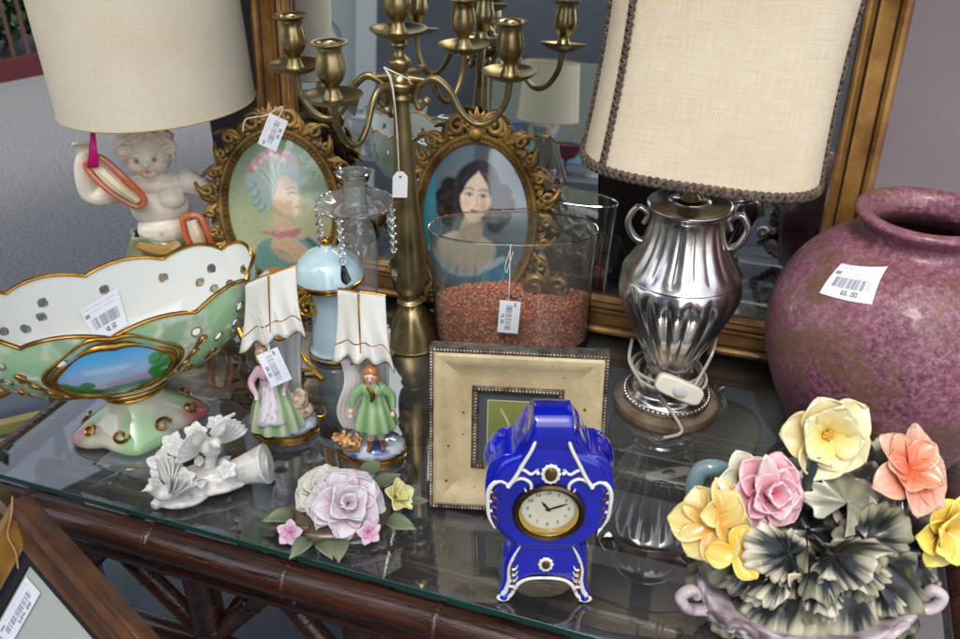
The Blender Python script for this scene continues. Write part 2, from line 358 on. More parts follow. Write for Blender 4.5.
# canopy over the stall
M_CAN = mat('dark canopy', S(128, 122, 120), .8, var=.2, vscale=3)
cb = B(); cz = 2.4
pts = [(-1.40, 2.95), (-1.01, 3.32), (3.5, 3.4), (3.5, .55), (-3.1, .55), (-3.1, 1.2)]
n_ = len(pts); cb.add([(x, y, cz) for x, y in pts] + [(x, y, cz + .08) for x, y in pts],
    [tuple(range(n_))[::-1], tuple(range(n_, 2 * n_))] + [(i, (i + 1) % n_, (i + 1) % n_ + n_, i + n_) for i in range(n_)])
o = obj('canopy', cb, M_CAN); tag(o, 'dark canopy overhead seen only mirrored in the glass table top', 'canopy')
# low dark red fence across the street, hedge and trees behind it
fa, fb_ = P(-60, 94, -TZ), P(60, 70, -TZ); fd = (fb_ - fa); fd /= np.linalg.norm(fd); fnn = np.array([-fd[1], fd[0], 0])
F0 = fa - fd * 1.5; FL = 6.5
M_RED = mat('dark red iron', S(92, 34, 40), .6, var=.35, vscale=5)
M_BAR = mat('rusty brown bars', S(98, 66, 58), .7, var=.3, vscale=9)
fence = thing('fence', 'dark red street fence with thin upright bars across the road', 'fence', F0)
def fbx(a0, a1, d0, d1, z0, z1): 
    b = B(); M = np.stack([fd, fnn, np.array([0, 0, 1])], 1); b.box((a0, d0, z0), (a1, d1, z1), M=M); return b
obj('base_rail', fbx(0, FL, -.03, .03, 0.0, .12), M_RED, fence); obj('top_rail', fbx(0, FL, -.02, .02, 1.25, 1.31), M_BAR, fence)
k = 0.1
while k < FL: obj('bar', fbx(k - .008, k + .008, -.008, .008, .12, 1.25), M_BAR, fence); k += .088
def leafmat(name, a, b_): return mat(name, a, .55, col2=b_, vscale=3, spec=.4)
M_LEAF = leafmat('street foliage', S(62, 96, 48), S(34, 58, 30)); M_LEAF2 = leafmat('tree foliage', S(58, 84, 46), S(30, 48, 26))
M_BARK = mat('bark', S(86, 70, 58), .9, bump=.6, bscale=30, var=.4)
def leaves(b, cfun, N, s0, s1):
    for _ in range(N):
        c = cfun(); d = rng.normal(size=3); d /= np.linalg.norm(d); e = np.cross(d, rng.normal(size=3)); e /= np.linalg.norm(e); s = rng.uniform(s0, s1)
        b.add([c - d * s, c + e * s * .45, c + d * s, c - e * s * .45], [(0, 1, 2, 3)])
hb = B(); blobs = [(F0 + fd * rng.uniform(0, FL) + fnn * rng.uniform(.35, .9) + np.array([0, 0, rng.uniform(.05, 1.3)]), rng.uniform(.2, .45)) for _ in range(150)]
def hc():
    c, r = blobs[rng.integers(len(blobs))]; v = rng.normal(size=3); v /= np.linalg.norm(v); return c + v * r * rng.uniform(.5, 1)
leaves(hb, hc, 26000, .03, .07); o = obj('hedge', hb, M_LEAF); o['kind'] = 'stuff'; o['label'] = 'green hedge growing behind the red street fence'; o['category'] = 'hedge'
def tree(x, y, h, r, lab):
    t = thing('tree', lab, 'tree', (x, y, 0), group='trees beyond the street fence'); b = B()
    b.tube([(0, 0, 0), (.05, .03, h * .35), (-.03, 0, h * .6), (0, .05, h * .9)], [.16, .12, .09, .03], 10, sub=4)
    lb = B(); cs = []
    for i in range(9):
        a = i * 2.4; zz = h * (.5 + .05 * i); e = np.array([math.cos(a) * r * .8, math.sin(a) * r * .8, zz + r * .35]); m0 = np.array([0, 0, zz - .1])
        b.tube([m0, (m0 + e) / 2 + [0, 0, .05], e], [.05, .035, .012], 6, sub=3); cs += [(e, .42 * r), ((m0 + e) / 2 + [0, 0, .3], .35 * r)]
    obj('trunk', b, M_BARK, t)
    def f():
        c, q = cs[rng.integers(len(cs))]; v = rng.normal(size=3); v /= np.linalg.norm(v); return c + v * q * rng.uniform(.3, 1)
    leaves(lb, f, 5000, .05, .1); obj('crown', lb, M_LEAF2, t)
tree(-4.95, 5.5, 4.3, 1.15, 'tree behind the fence whose leaves mirror in the left corner of the glass')
tree(-6.3, 6.4, 4.8, 1.6, 'taller tree farther left behind the fence, out past the frame edge')
# ================================================================ TABLE
M_WOOD = mat('dark rattan', S(72, 40, 26), .3, coat=.4, bump=1., bscale=30, col2=S(24, 14, 12), vscale=10, rvar=.16)
for nd in [n for n in M_WOOD.node_tree.nodes if n.type == 'TEX_NOISE']:     # grain runs along the poles
    mp = M_WOOD.node_tree.nodes.new('ShaderNodeMapping'); mp.inputs['Scale'].default_value = (.7, 7, 7); src = nd.inputs['Vector'].links[0].from_socket
    M_WOOD.node_tree.links.new(src, mp.inputs['Vector']); M_WOOD.node_tree.links.new(mp.outputs[0], nd.inputs['Vector'])
M_BOARD = mat('dark board', S(70, 60, 60), .35, col2=S(48, 40, 40), vscale=5)
M_TABGL = clear('table glass', (.88, .94, .93), 2.5, .004, 1.6); M_EDGE = mat('green glass edge', S(22, 74, 66), .12, trans=.3, coat=1)
UL, UR, VF, VM, VB = -.83, .225, .584, .872, 1.36
tab = thing('display_table', 'dark rattan table with a clear glass top carrying the antiques', 'table', T(0, 0, -TZ), YAW)
def poles(pts, r, n=14, sub=5, rings=True):
    b = B(); q = smooth(np.array(pts, float), sub); w = np.array([mnoise.noise(Vector(p * 9)) for p in q])
    L = len(q); b.tube(q, r * (1 + .07 * w), n)
    if rings:
        d = np.r_[0, np.cumsum(np.linalg.norm(np.diff(q, axis=0), axis=1))]; k = .11
        while k < d[-1]:
            c = np.array([np.interp(k, d, q[:, i]) for i in range(3)]); tdir = (q[-1] - q[0]) / np.linalg.norm(q[-1] - q[0])
            b.tube([c - tdir * .004, c - tdir * .0015, c + tdir * .0015, c + tdir * .004], [r * 1.0, r * 1.09, r * 1.09, r * 1.0], n); k += .17
    return b
E3 = 'green glass edge'
tb = B(); tb.box((UL, VF, TZ - .008), (UR, VB, TZ)); o = obj('glass_top', tb, M_TABGL, tab, bevel=.0012)
for _m in (M_TABGL,):      # a film of dust and wipe marks on the glass
    n, l = _m.node_tree.nodes, _m.node_tree.links; out = n['Material Output']; pr = out.inputs[0].links[0].from_socket; tc = n.new('ShaderNodeTexCoord')
    t1 = n.new('ShaderNodeTexNoise'); t1.inputs['Scale'].default_value = 7; t1.inputs['Detail'].default_value = 6; t2 = n.new('ShaderNodeTexNoise'); t2.inputs['Scale'].default_value = 420; t2.inputs['Detail'].default_value = 2
    for t_ in (t1, t2): l.new(tc.outputs['Object'], t_.inputs['Vector'])
    r1 = n.new('ShaderNodeMapRange'); r1.inputs[1].default_value = .40; r1.inputs[2].default_value = .75; r1.inputs[3].default_value = .015; r1.inputs[4].default_value = .10; l.new(t1.outputs[0], r1.inputs[0])
    r2 = n.new('ShaderNodeMapRange'); r2.inputs[1].default_value = .62; r2.inputs[2].default_value = .75; r2.inputs[3].default_value = .5; r2.inputs[4].default_value = 3.5; l.new(t2.outputs[0], r2.inputs[0])
    mu = n.new('ShaderNodeMath'); mu.operation = 'MULTIPLY'; l.new(r1.outputs[0], mu.inputs[0]); l.new(r2.outputs[0], mu.inputs[1]); df = n.new('ShaderNodeBsdfDiffuse'); df.inputs[0].default_value = (.5, .5, .5, 1)
    ms = n.new('ShaderNodeMixShader'); l.new(mu.outputs[0], ms.inputs[0]); l.new(pr, ms.inputs[1]); l.new(df.outputs[0], ms.inputs[2]); l.new(ms.outputs[0], out.inputs[0]); o.data.materials.append(M_EDGE)
for p in o.data.polygons:
    if abs(p.normal.z) < .5: p.material_index = 1
bb = B(); bb.box((UL + .03, VM + .01, TZ - .024), (UR - .02, VB, TZ - .0095)); obj('board', bb, M_BOARD, tab, bevel=.003)
bevel_refl = B()  # pale lines painting the mirror's reflected bevel onto the board
for (u0, v0, u1, v1) in [(-.1, .93, .04, .93), (.04, .93, .10, 1.0), (.10, 1.0, .10, 1.3), (-.1, .945, .034, .945), (.034, .945, .088, 1.005)]:
    d = np.array([u1 - u0, v1 - v0]); d /= np.linalg.norm(d); n = np.array([-d[1], d[0]]) * .0012
    bevel_refl.add([(u0 - n[0], v0 - n[1], TZ - .009), (u1 - n[0], v1 - n[1], TZ - .009), (u1 + n[0], v1 + n[1], TZ - .009), (u0 + n[0], v0 + n[1], TZ - .009)], [(0, 1, 2, 3)])
obj('bevel_reflection_line', bevel_refl, mat('pale bevel reflection', S(120, 108, 104), .5), tab)
zt = TZ - .034
def rail(name, *a, **k): obj(name, poles(*a, **k), M_WOOD, tab)
rail('front_rail', [(UL - .04, VF - .006, zt), (-.3, VF - .004, zt), (UR + .05, VF - .006, zt)], .0195)
rail('front_rail', [(UL - .04, VF + .008, zt - .042), (-.3, VF + .01, zt - .042), (UR + .05, VF + .008, zt - .042)], .016)
rail('side_rail', [(UL - .016, VF - .05, zt + .012), (UL - .016, VB, zt + .012)], .018, rings=False)
rail('side_rail', [(UL + .02, VF, zt - .04), (UL + .02, VB, zt - .04)], .018)
rail('side_rail', [(UR + .018, VF - .08, zt + .016), (UR + .018, VB, zt + .016)], .02, rings=False)
rail('side_rail', [(UR - .03, VF, zt - .04), (UR - .03, VB, zt - .04)], .016)
rail('middle_rail', [(UL, VM - .012, zt + .006), (UR, VM - .012, zt + .006)], .02, rings=False)
rail('inner_rail', [(UL, .668, zt - .03), (UR, .672, zt - .03)], .017)
for a, b_, r in [((-.33, .60), (-.40, .86), .017), ((-.24, .66), (-.10, .60), .014), ((-.62, .6), (-.56, .86), .015), ((-.02, .6), (.02, .86), .016), ((-.48, .6), (-.68, .86), .014)]:
    rail('brace', [(*a, zt - .03), (*b_, zt - .03)], r)
for u in (UL + .02, UL + .26, -.36, UR - .01):
    for v in (VF + .03, VB - .03): rail('leg', [(u, v, zt - .05), (u + .004, v, .4), (u, v, .004)], .02)
for v in (VF + .03, VB - .03):
    for z in (.52, .16): rail('stretcher', [(UL + .02, v, z), (UR - .01, v, z)], .014)
for u0, u1 in ((UL + .02, UL + .26), (UL + .26, -.36), (-.36, UR - .01)):
    rail('brace', [(u0, VF + .03, .53), ((u0 + u1) / 2, VF + .03, zt - .06)], .012); rail('brace', [(u1, VF + .03, .53), ((u0 + u1) / 2, VF + .03, zt - .06)], .012)
for z in (.52, .16):
    for u in (UL + .02, UR - .01): rail('stretcher', [(u, VF + .03, z), (u, VB - .03, z)], .014)
# ================================================================ MIRROR
ML = R(5.0); MB_ = T(0, 1.113, 0); MR = np.array((Matrix.Rotation(YAW, 3, 'Z') @ Matrix.Rotation(-ML, 3, 'X')))
mx_, mn_, mz_ = MR[:, 0], -MR[:, 1], MR[:, 2]
def mplane(px, py, off=.03):
    d = ray(px, py); p0 = MB_ ; t = ((p0 - CAM) @ mn_) / (d @ mn_); q = CAM + d * t - p0; return q @ mx_, q @ mz_
mu1 = mplane(917, 0)[0]; mu0 = mplane(247, 0)[0]; MWD, MH = mu1 - mu0, 1.02
BASEV = .034
mir = thing('mirror', 'large gilt framed mirror leaning back behind the antiques', 'mirror', MB_ + TU * (mu0 + mu1) / 2 + TN * BASEV * math.cos(ML) + np.array([0, 0, .004]), YAW, ML)
M_GILT = mat('worn gilt wood', S(176, 134, 74), .4, .4, coat=.25, bump=.15, bscale=70, col2=S(120, 76, 34), vscale=16, rvar=.1)
prof = [(0, 0), (0, .024), (.004, .034), (.009, .036), (.013, .033), (.015, .027), (.030, .024), (.033, .026), (.036, .026), (.038, .020), (.044, .017), (.047, .018), (.050, .016), (.052, .006)]
fb2 = B(); fb2.frame(MWD, MH, prof); obj('frame', fb2, M_GILT, mir, sharp=25)
dk = B()
for i, y in ((.0148, .0295), (.0375, .0235)): dk.frame(MWD, MH, [(i, y), (i + .0012, y - .001), (i + .0012, y - .006)])
obj('groove', dk, mat('dark glaze', S(58, 34, 18), .6), mir)
gm = B(); gm.add([(-MWD / 2 + .05, -.005, .05), (MWD / 2 - .05, -.005, .05), (MWD / 2 - .05, -.005, MH - .05), (-MWD / 2 + .05, -.005, MH - .05)], [(0, 1, 2, 3)])
obj('mirror_glass', gm, mat('silvered glass', (.80, .84, .85), .012, 1.0), mir)
bk = B(); bk.box((-MWD / 2 + .004, -.004, .004), (MWD / 2 - .004, .006, MH - .004)); obj('backing', bk, M_BOARD, mir)
# what the mirror shows: the room behind the camera
MG0 = MB_ + TN * (BASEV - .005)
def Rr(px, py):
    d = ray(px, py); t = ((MG0 - CAM) @ mn_) / (d @ mn_); h = CAM + d * t; r = d - 2 * (d @ mn_) * mn_; return h, r / np.linalg.norm(r)
def Rm(px, py, dist): h, r = Rr(px, py); return h + r * dist
hc_, rc_ = Rr(470, 60); bn = -np.array([rc_[0], rc_[1], 0]) / np.hypot(rc_[0], rc_[1]); bt = np.array([-bn[1], bn[0], 0]); BP = hc_ + rc_ * 3.3
def onw(px, py, off=0.): h, r = Rr(px, py); p0 = BP + bn * off; return h + r * (((p0 - h) @ bn) / (r @ bn))
s1 = (onw(275, 60) - BP) @ bt; s2 = (onw(357, 60) - BP) @ bt; s3 = (onw(376, 60) - BP) @ bt; s4 = (onw(900, 60) - BP) @ bt
sg = 1 if s1 > s4 else -1
def bpnt(s, off=0.): p = BP + bt * s + bn * off; return (p[0], p[1])
def bslab(sa, sb, off, z1, t):
    a, b_ = bpnt(sa, off), bpnt(sb, off); b = vslab(a, b_, .005, z1, t); return b
M_DARKR = mat('dark back wall', S(124, 124, 128), .8, var=.3, vscale=2); M_PALE = mat('pale green wall', S(205, 210, 200), .7, var=.05, vscale=2)
for nm, a, b_, off, mm, z1, lab in (('back_wall', s3, s4, .0, M_DARKR, 5.6, 'dark back wall of the stall seen in the mirror'), ('side_wall', s1 + sg * 1.2, s2, .02, M_PALE, 2.2, 'pale grey green wall at the left of the mirror image'),  # back wall's extra height is added to block sky reflections in the tabletop
                                 ('white_post', s2, s3, .05, mat('white post paint', S(235, 235, 228), .5), 2.25, 'white post between the pale and the dark wall in the mirror')):
    if (b_ - a) < 0: a, b_ = b_, a
    o = obj(nm, bslab(a, b_, off, z1, .04), mm); tag(o, lab, 'wall' if nm != 'white_post' else 'post')

sa_, sb_ = (onw(492, 60) - BP) @ bt, (onw(660, 60) - BP) @ bt
if sb_ < sa_: sa_, sb_ = sb_, sa_
o = obj('partition', bslab(sa_, sb_, .25, float(onw(560, 62, .25)[2]), .03), mat('pale olive partition', S(176, 178, 158), .7, var=.15, vscale=4)); tag(o, 'pale olive partition mirrored behind the second cream lamp', 'partition')
# ================================================================ metals, porcelain
M_BRASS = mat('aged brass', S(160, 144, 102), .38, .9, bump=.12, bscale=90, col2=S(112, 96, 64), vscale=22, rvar=.14)
M_BRASSP = mat('polished old brass', S(180, 162, 116), .28, .95, col2=S(124, 106, 72), vscale=25, rvar=.1)
M_ORNG = mat('antique gilt resin', S(176, 140, 78), .42, .5, bump=.3, bscale=120, col2=S(96, 70, 36), vscale=26)
M_GOLD = mat('gold trim', S(200, 150, 70), .22, .9, col2=S(150, 100, 40), vscale=60)
M_PORC = mat('painted porcelain', rough=.12, attr=True, coat=.7, sss=.05)
M_BISQ = mat('matte bisque', rough=.45, attr=True, sss=.1, bump=.1, bscale=200)
M_WHITE = S(220, 220, 214)
# ---------------------------------------------------------------- cherub lamp
cb_ = P(181, 294); cl = thing('cherub_lamp', 'cream drum shade lamp carried by a white cherub figure', 'lamp', cb_, R(10), 0, None, R(-2)); cl.scale = (1.2, 1.15, 1.12)
SKIN = S(240, 229, 210); HAIR = S(232, 204, 180)
M_CHER = mat('cherub bisque', rough=.4, attr=True, coat=.12, sss=.1, bump=.12, bscale=160)
b = B()
b.limb([(-.018, 0, .075), (-.022, -.006, .04), (-.024, .0, .012)], [.024, .019, .012]); b.limb([(.018, 0, .075), (.024, .0, .04), (.026, .006, .012)], [.024, .019, .012])
b.ell((0, .002, .085), (.038, .028, .024)); b.ell((0, -.004, .105), (.034, .029, .026)); b.ell((0, 0, .135), (.037, .027, .03)); b.ell((-.016, -.014, .148), (.018, .013, .014)); b.ell((.016, -.014, .148), (.018, .013, .014))
b.ell((0, .002, .166), (.040, .022, .015)); b.limb([(0, 0, .165), (0, -.002, .19)], [.017, .016])
b.limb([(-.038, .0, .166), (-.066, -.004, .158), (-.078, -.004, .168), (-.076, -.008, .20), (-.068, -.012, .222)], [.016, .0140, .0130, .0115, .0085])
b.limb([(.038, .0, .166), (.060, -.002, .15), (.068, -.004, .122), (.066, -.016, .098), (.058, -.026, .084)], [.016, .0135, .0130, .0110, .0085])
b.ell((0, -.004, .208), (.0275, .0265, .029)); b.ell((-.012, -.020, .199), (.011, .010, .010)); b.ell((.012, -.020, .199), (.011, .010, .010)); b.ell((0, -.024, .190), (.008, .007, .006))
b.ell((0, -.031, .205), (.0038, .005, .005)); b.ell((-.028, 0, .204), (.004, .006, .008)); b.ell((.028, 0, .204), (.004, .006, .008)); b.ell((0, -.028, .1965), (.007, .003, .0016)); b.ell((0, -.027, .193), (.006, .003, .0016))
b.ell((-.010, -.0265, .2155), (.006, .003, .0015)); b.ell((.010, -.0265, .2155), (.006, .003, .0015))
for k in range(4): b.limb([(-.070 + .005 * k - .006, -.014, .224), (-.070 + .005 * k - .007, -.018, .234 + .002 * (k in (1, 2))), (-.069 + .005 * k - .006, -.024, .238)], [.0032, .003, .0026])
b.limb([(-.062, -.016, .220), (-.056, -.022, .228)], [.0035, .003])
for k in range(4): b.limb([(.052 + .005 * k, -.028, .080), (.050 + .005 * k, -.034, .072), (.049 + .005 * k, -.031, .064)], [.0032, .003, .0026])
b.limb([(.050, -.028, .084), (.044, -.034, .08)], [.0035, .003])
def cc(V):
    C = np.tile(SKIN, (len(V), 1)); d = lambda p, r: np.exp(-((V - p) ** 2).sum(1) / r ** 2)
    for p, r, col, a in (((-.013, -.028, .198), .009, S(236, 196, 170), .5), ((.013, -.028, .198), .009, S(236, 196, 170), .5), ((0, -.031, .1948), .0045, S(205, 120, 96), .8), ((-.0105, -.029, .2095), .0032, S(120, 92, 60), .9), ((.0105, -.029, .2095), .0032, S(120, 92, 60), .9), ((0, -.032, .108), .003, S(190, 150, 120), .7)):
        w = d(np.array(p), r) * a; C = lerp(C, np.tile(col, (len(V), 1)), np.clip(w * 1.3, 0, 1))
    n = fbm(V, 60); return C * (1 - .16 * np.clip(n, 0, 1))[:, None]
obj('body', clay(b, .0013, 3, cc), M_CHER, cl, sharp=180)
b = B(); rr = random.Random(3)
for k in range(34):
    a = rr.uniform(0, 6.28); e = rr.uniform(.15, 1.35); x, y, z = math.cos(a) * math.sin(e), math.sin(a) * math.sin(e), math.cos(e)
    if y < -.55 and z < .62: continue
    c = (x * .029, y * .028 - .002, .212 + z * .030); b.tube(spiral(c[0], c[2], .0095, 1.2, rr.uniform(0, 6), rr.choice((1, -1)), 14, .2, c[1] - .003, .006), np.linspace(.0042, .0025, 14), 7)
    b.ell(c, .0085, seg=10, rings=6)
obj('hair', clay(b, .0013, 2, lambda V: lerp(np.tile(SKIN, (len(V), 1)), np.tile(HAIR, (len(V), 1)), np.clip(fbm(V, 90) * 2 + .3, 0, 1))), M_CHER, cl, sharp=180)
b = B(); th = np.linspace(0, 2 * math.pi, 60, endpoint=False)
A = np.stack([np.stack([(.041 + .003 * np.sin(th * 7 + s) + .004 * s) * np.cos(th), (.033 + .003 * np.cos(th * 5 + s * 2)) * np.sin(th) - .001, .102 - .011 * s + .004 * np.sin(2 * th + s) + .004 * np.sin(th)], -1) for s in np.linspace(0, 4, 10)])
b.grid(A, lerp(S(108, 130, 104), S(172, 160, 110), np.clip(np.sin(th * 7)[None, :] * .5 + .2 + 0 * A[:, :, 0], 0, 1)).reshape(-1, 3), cv=True)
b.tube([(.02, -.038, .095), (.0, -.042, .088), (-.03, -.034, .096)], [.006, .008, .005], 8, S(176, 140, 80), sub=4)
obj('loincloth', b, M_PORC, cl, solid=.002)
for nm, x0, z0, x1, z1, y in (('left_scroll', -.056, .215, -.018, .160, -.036), ('right_scroll', .040, .128, .048, .078, -.040)):   # orange ribbed scrolls held in the hands
    s_ = B(); dx, dz = x1 - x0, z1 - z0; L = math.hypot(dx, dz); t = np.array([dx, dz]) / L; n = np.array([-t[1], t[0]]) * .011
    loop = [(x0 - n[0], y, z0 - n[1]), ((x0 + x1) / 2 - n[0] * 1.2, y - .003, (z0 + z1) / 2 - n[1] * 1.2), (x1 - n[0] * .8, y, z1 - n[1] * .8), (x1 + t[0] * .008, y, z1 + t[1] * .008), (x1 + n[0] * .8, y, z1 + n[1] * .8), ((x0 + x1) / 2 + n[0] * 1.2, y - .003, (z0 + z1) / 2 + n[1] * 1.2), (x0 + n[0], y, z0 + n[1]), (x0 - t[0] * .006, y, z0 - t[1] * .006)]
    s_.tube(loop, .0042, 8, S(206, 112, 74), sub=5, closed=True); s_.tube([(x0, y - .002, z0), ((x0 + x1) / 2, y - .008, (z0 + z1) / 2), (x1, y - .002, z1)], [.007, .008, .005], 8, S(226, 208, 170), sub=4)
    s_.tube([(a * .55 + (x0 + x1) / 2 * .45, b2 + .0012 - .004, c * .55 + (z0 + z1) / 2 * .45) for a, b2, c in loop], .0022, 6, S(196, 96, 60), sub=4, closed=True)
    obj('scroll', s_, M_PORC, cl)
b = B(); b.lathe([(.062, 0), (.064, .006), (.058, .012), (.045, .016), (.04, .02)], 48); obj('base', b, mat('cream base', S(220, 212, 190), .3, coat=.4), cl)
b = B(); b.tube([(.004, .022, .16), (.004, .018, .24), (.004, .014, .33)], [.006, .006, .006], 12); b.lathe([(.013, .235), (.019, .242), (.013, .249), (.02, .26), (.02, .30), (.014, .305)], 24, loc=(.004, .014, 0)); obj('lamp_stem', b, M_BRASS, cl)
SH = weave('cream linen', S(238, 229, 208), S(230, 219, 196), 700, transl=.12)
def drum(name, parent, r0, r1, z0, z1, m, loc, trimc):
    n = 96; th = np.linspace(0, 2 * math.pi, n + 1); A = np.array([[((r0 + (r1 - r0) * s) * math.cos(t), (r0 + (r1 - r0) * s) * math.sin(t), z0 + (z1 - z0) * s) for t in th] for s in (0, .006, .02, .25, .5, .75, .98, .994, 1)])
    A = A + np.array(loc); b = B(); b.grid(A); uv = np.array([[(t * r0, s * (z1 - z0)) for t in th] for s in (0, .006, .02, .25, .5, .75, .98, .994, 1)]).reshape(-1, 2)
    sh = obj(name, b, m, parent, uv=uv, solid=.0012)
    for rr_, zz in ((r0, z0), (r1, z1)):
        q = B(); q.tube([(loc[0] + rr_ * math.cos(t), loc[1] + rr_ * math.sin(t), zz) for t in th[:-1:2]], .0016, 6, closed=True); obj('rim', q, trimc, sh)
    w = B(); 
    for k in range(3): a = k * 2.094; w.tube([(loc[0], loc[1], z0 + .03), (loc[0] + r0 * .98 * math.cos(a), loc[1] + r0 * .98 * math.sin(a), z0 + .008)], .0013, 5)
    obj('spider', w, M_BRASS, parent); return sh
drum('lamp_shade', cl, .1135, .1135, .271, .56, SH, (.022, .010, 0), mat('cream edging', S(196, 178, 140), .8))
b = B(); b.add([(-.062, -.046, .212), (-.048, -.050, .214), (-.044, -.040, .262), (-.048, -.04, .262)], [(0, 1, 2, 3)]); obj('pink_ribbon', b, mat('magenta ribbon', S(226, 30, 130), .4), cl, solid=.0006)
# ---------------------------------------------------------------- silver urn lamp
lb = P(665, 403); ll = thing('silver_lamp', 'tarnished silver urn lamp with a big cream braided shade', 'lamp', lb, R(-12))
M_SILV = mat('tarnished silver', S(226, 224, 222), .19, .97, bump=.15, bscale=50, col2=S(168, 160, 152), vscale=14, rvar=.1)
M_SBASE = mat('worn base plate', S(150, 132, 112), .45, .5, col2=S(96, 80, 66), vscale=30, bump=.2, bscale=90)
b = B(); b.lathe([(.066, 0), (.067, .004), (.066, .010), (.058, .013), (.02, .014)], 64); obj('base_plate', b, M_SBASE, ll)
b = B(); b.lathe([(.052, .0135), (.054, .017), (.053, .022), (.049, .026), (.046, .032), (.040, .036), (.034, .042), (.030, .052), (.029, .060)], 64, sub=4); obj('foot', b, M_SILV, ll)
bd = B()
for k in range(54): a = k * math.tau / 54; bd.ell((.0535 * math.cos(a), .0535 * math.sin(a), .0195), .0028, seg=8, rings=5)
obj('bead_rim', bd, M_SILV, ll)
def flute(t, z): 
    zz = np.clip((z - .055) / .05, 0, 1) * np.clip((.192 - z) / .02, 0, 1); q = np.abs(np.sin(t * 9)) ; return 1 + zz * (.05 * q - .03)
b = B(); b.lathe([(.029, .056), (.031, .064), (.037, .082), (.046, .103), (.057, .126), (.066, .148), (.071, .165), (.072, .178), (.070, .188), (.067, .193)], 216, fr=flute, sub=6, cap=False); obj('urn', b, M_SILV, ll, sharp=180)
b = B(); b.lathe([(.0685, .1925), (.0705, .194), (.0685, .197), (.063, .205), (.053, .222), (.046, .240), (.042, .258), (.043, .27), (.048, .276), (.046, .281), (.02, .284)], 216, fr=lambda t, z: 1 + .035 * np.clip((z - .198) / .01, 0, 1) * np.clip((.268 - z) / .01, 0, 1) * (np.abs(np.sin(t * 9)) - .6), sub=5); obj('shoulder', b, M_SILV, ll, sharp=180)
for sg_ in (-1, 1):
    b = B(); b.tube([(sg_ * .044, 0, .225), (sg_ * .060, 0, .232), (sg_ * .068, 0, .252), (sg_ * .058, 0, .270), (sg_ * .046, 0, .262), (sg_ * .05, 0, .25)], [.005, .0045, .004, .004, .0035, .003], 10, sub=6); obj('handle', b, M_SILV, ll)
b = B(); b.lathe([(.008, .28), (.012, .285), (.007, .292), (.016, .30), (.016, .40), (.01, .405)], 24); obj('socket', b, M_BRASS, ll)
# shade: one broad curved panel with narrow corner panels, braid along the seams
def shxy(s, q):              # q: 0 bottom .. 1 top ; s: angle
    a = .127 + .004 * q - .010 * math.sin(q * math.pi) ; d = .095 - .008 * q - .008 * math.sin(q * math.pi); e = 3.3
    c_, s_ = math.cos(s), math.sin(s); k = (abs(c_) ** e + abs(s_) ** e) ** (-1 / e); return a * k * c_, d * k * s_
n = 128; Q = np.array([0, .005, .015] + list(np.linspace(.08, .92, 11)) + [.985, .995, 1]); TH = np.linspace(0, 2 * math.pi, n + 1); ZB, ZT = .335, .66
def rimdip(t, q): return 0
def shp(t, q, out=0.): x, y = shxy(t, q); l_ = math.hypot(x, y); return (x * (1 + out / l_), y * (1 + out / l_), ZB + (ZT - ZB) * q)
A = np.array([[shp(t, q) for t in TH] for q in Q]); b = B(); b.grid(A); uv = np.array([[(t * .14, q * .33) for t in TH] for q in Q]).reshape(-1, 2)
SH2 = weave('natural linen', S(232, 219, 196), S(220, 205, 178), 620, transl=.12)
sh2 = obj('lamp_shade', b, SH2, ll, uv=uv, solid=.0012)
M_BRAID = mat('grey brown braid', S(112, 98, 84), .9, col2=S(52, 44, 40), vscale=160)
def braid(pts, r=.0034, closed=False):     # two twisted cords
    b = B(); q = smooth(np.array(pts), 4, closed); L = np.r_[0, np.cumsum(np.linalg.norm(np.diff(q, axis=0), axis=1))]; m_ = int(L[-1] / .0016); s = np.linspace(0, L[-1], m_)
    p = np.stack([np.interp(s, L, q[:, i]) for i in range(3)], -1); tg = np.gradient(p, axis=0); tg /= np.linalg.norm(tg, axis=1)[:, None]
    nr = p * [1, 1, 0]; nr /= np.linalg.norm(nr, axis=1)[:, None]; bi = np.cross(tg, nr)
    for ph in (0, math.pi):
        a = s / .0075 * 2 * math.pi * .5 + ph; b.tube(p + nr * (r * .55 * np.abs(np.sin(a)))[:, None] + bi * (r * np.cos(a))[:, None], r * .62, 6)
    return b
obj('braid', braid([shp(t, 0, .001) for t in TH[:-1:2]], .0042, True), M_BRAID, sh2)
for t in (R(-161), R(-134), R(-24), R(25), R(140)): obj('braid', braid([shp(t, q, .001) for q in Q]), M_BRAID, sh2)
obj('braid', braid([shp(t, 1, .001) for t in TH[:-1:2]], .004, True), M_BRAID, sh2)
sp_ = B()
for a in (0, 1.57, 3.14, 4.71): sp_.tube([(0, 0, .39), (shp(a, .05)[0] * .98, shp(a, .05)[1] * .98, ZB + .02)], .0014, 5)
obj('spider', sp_, M_BRASS, ll)
sh2.matrix_local = Matrix.Translation((0, 0, ZB)) @ Matrix.Rotation(R(4), 4, 'Y') @ Matrix.Translation((.004, 0, -ZB))
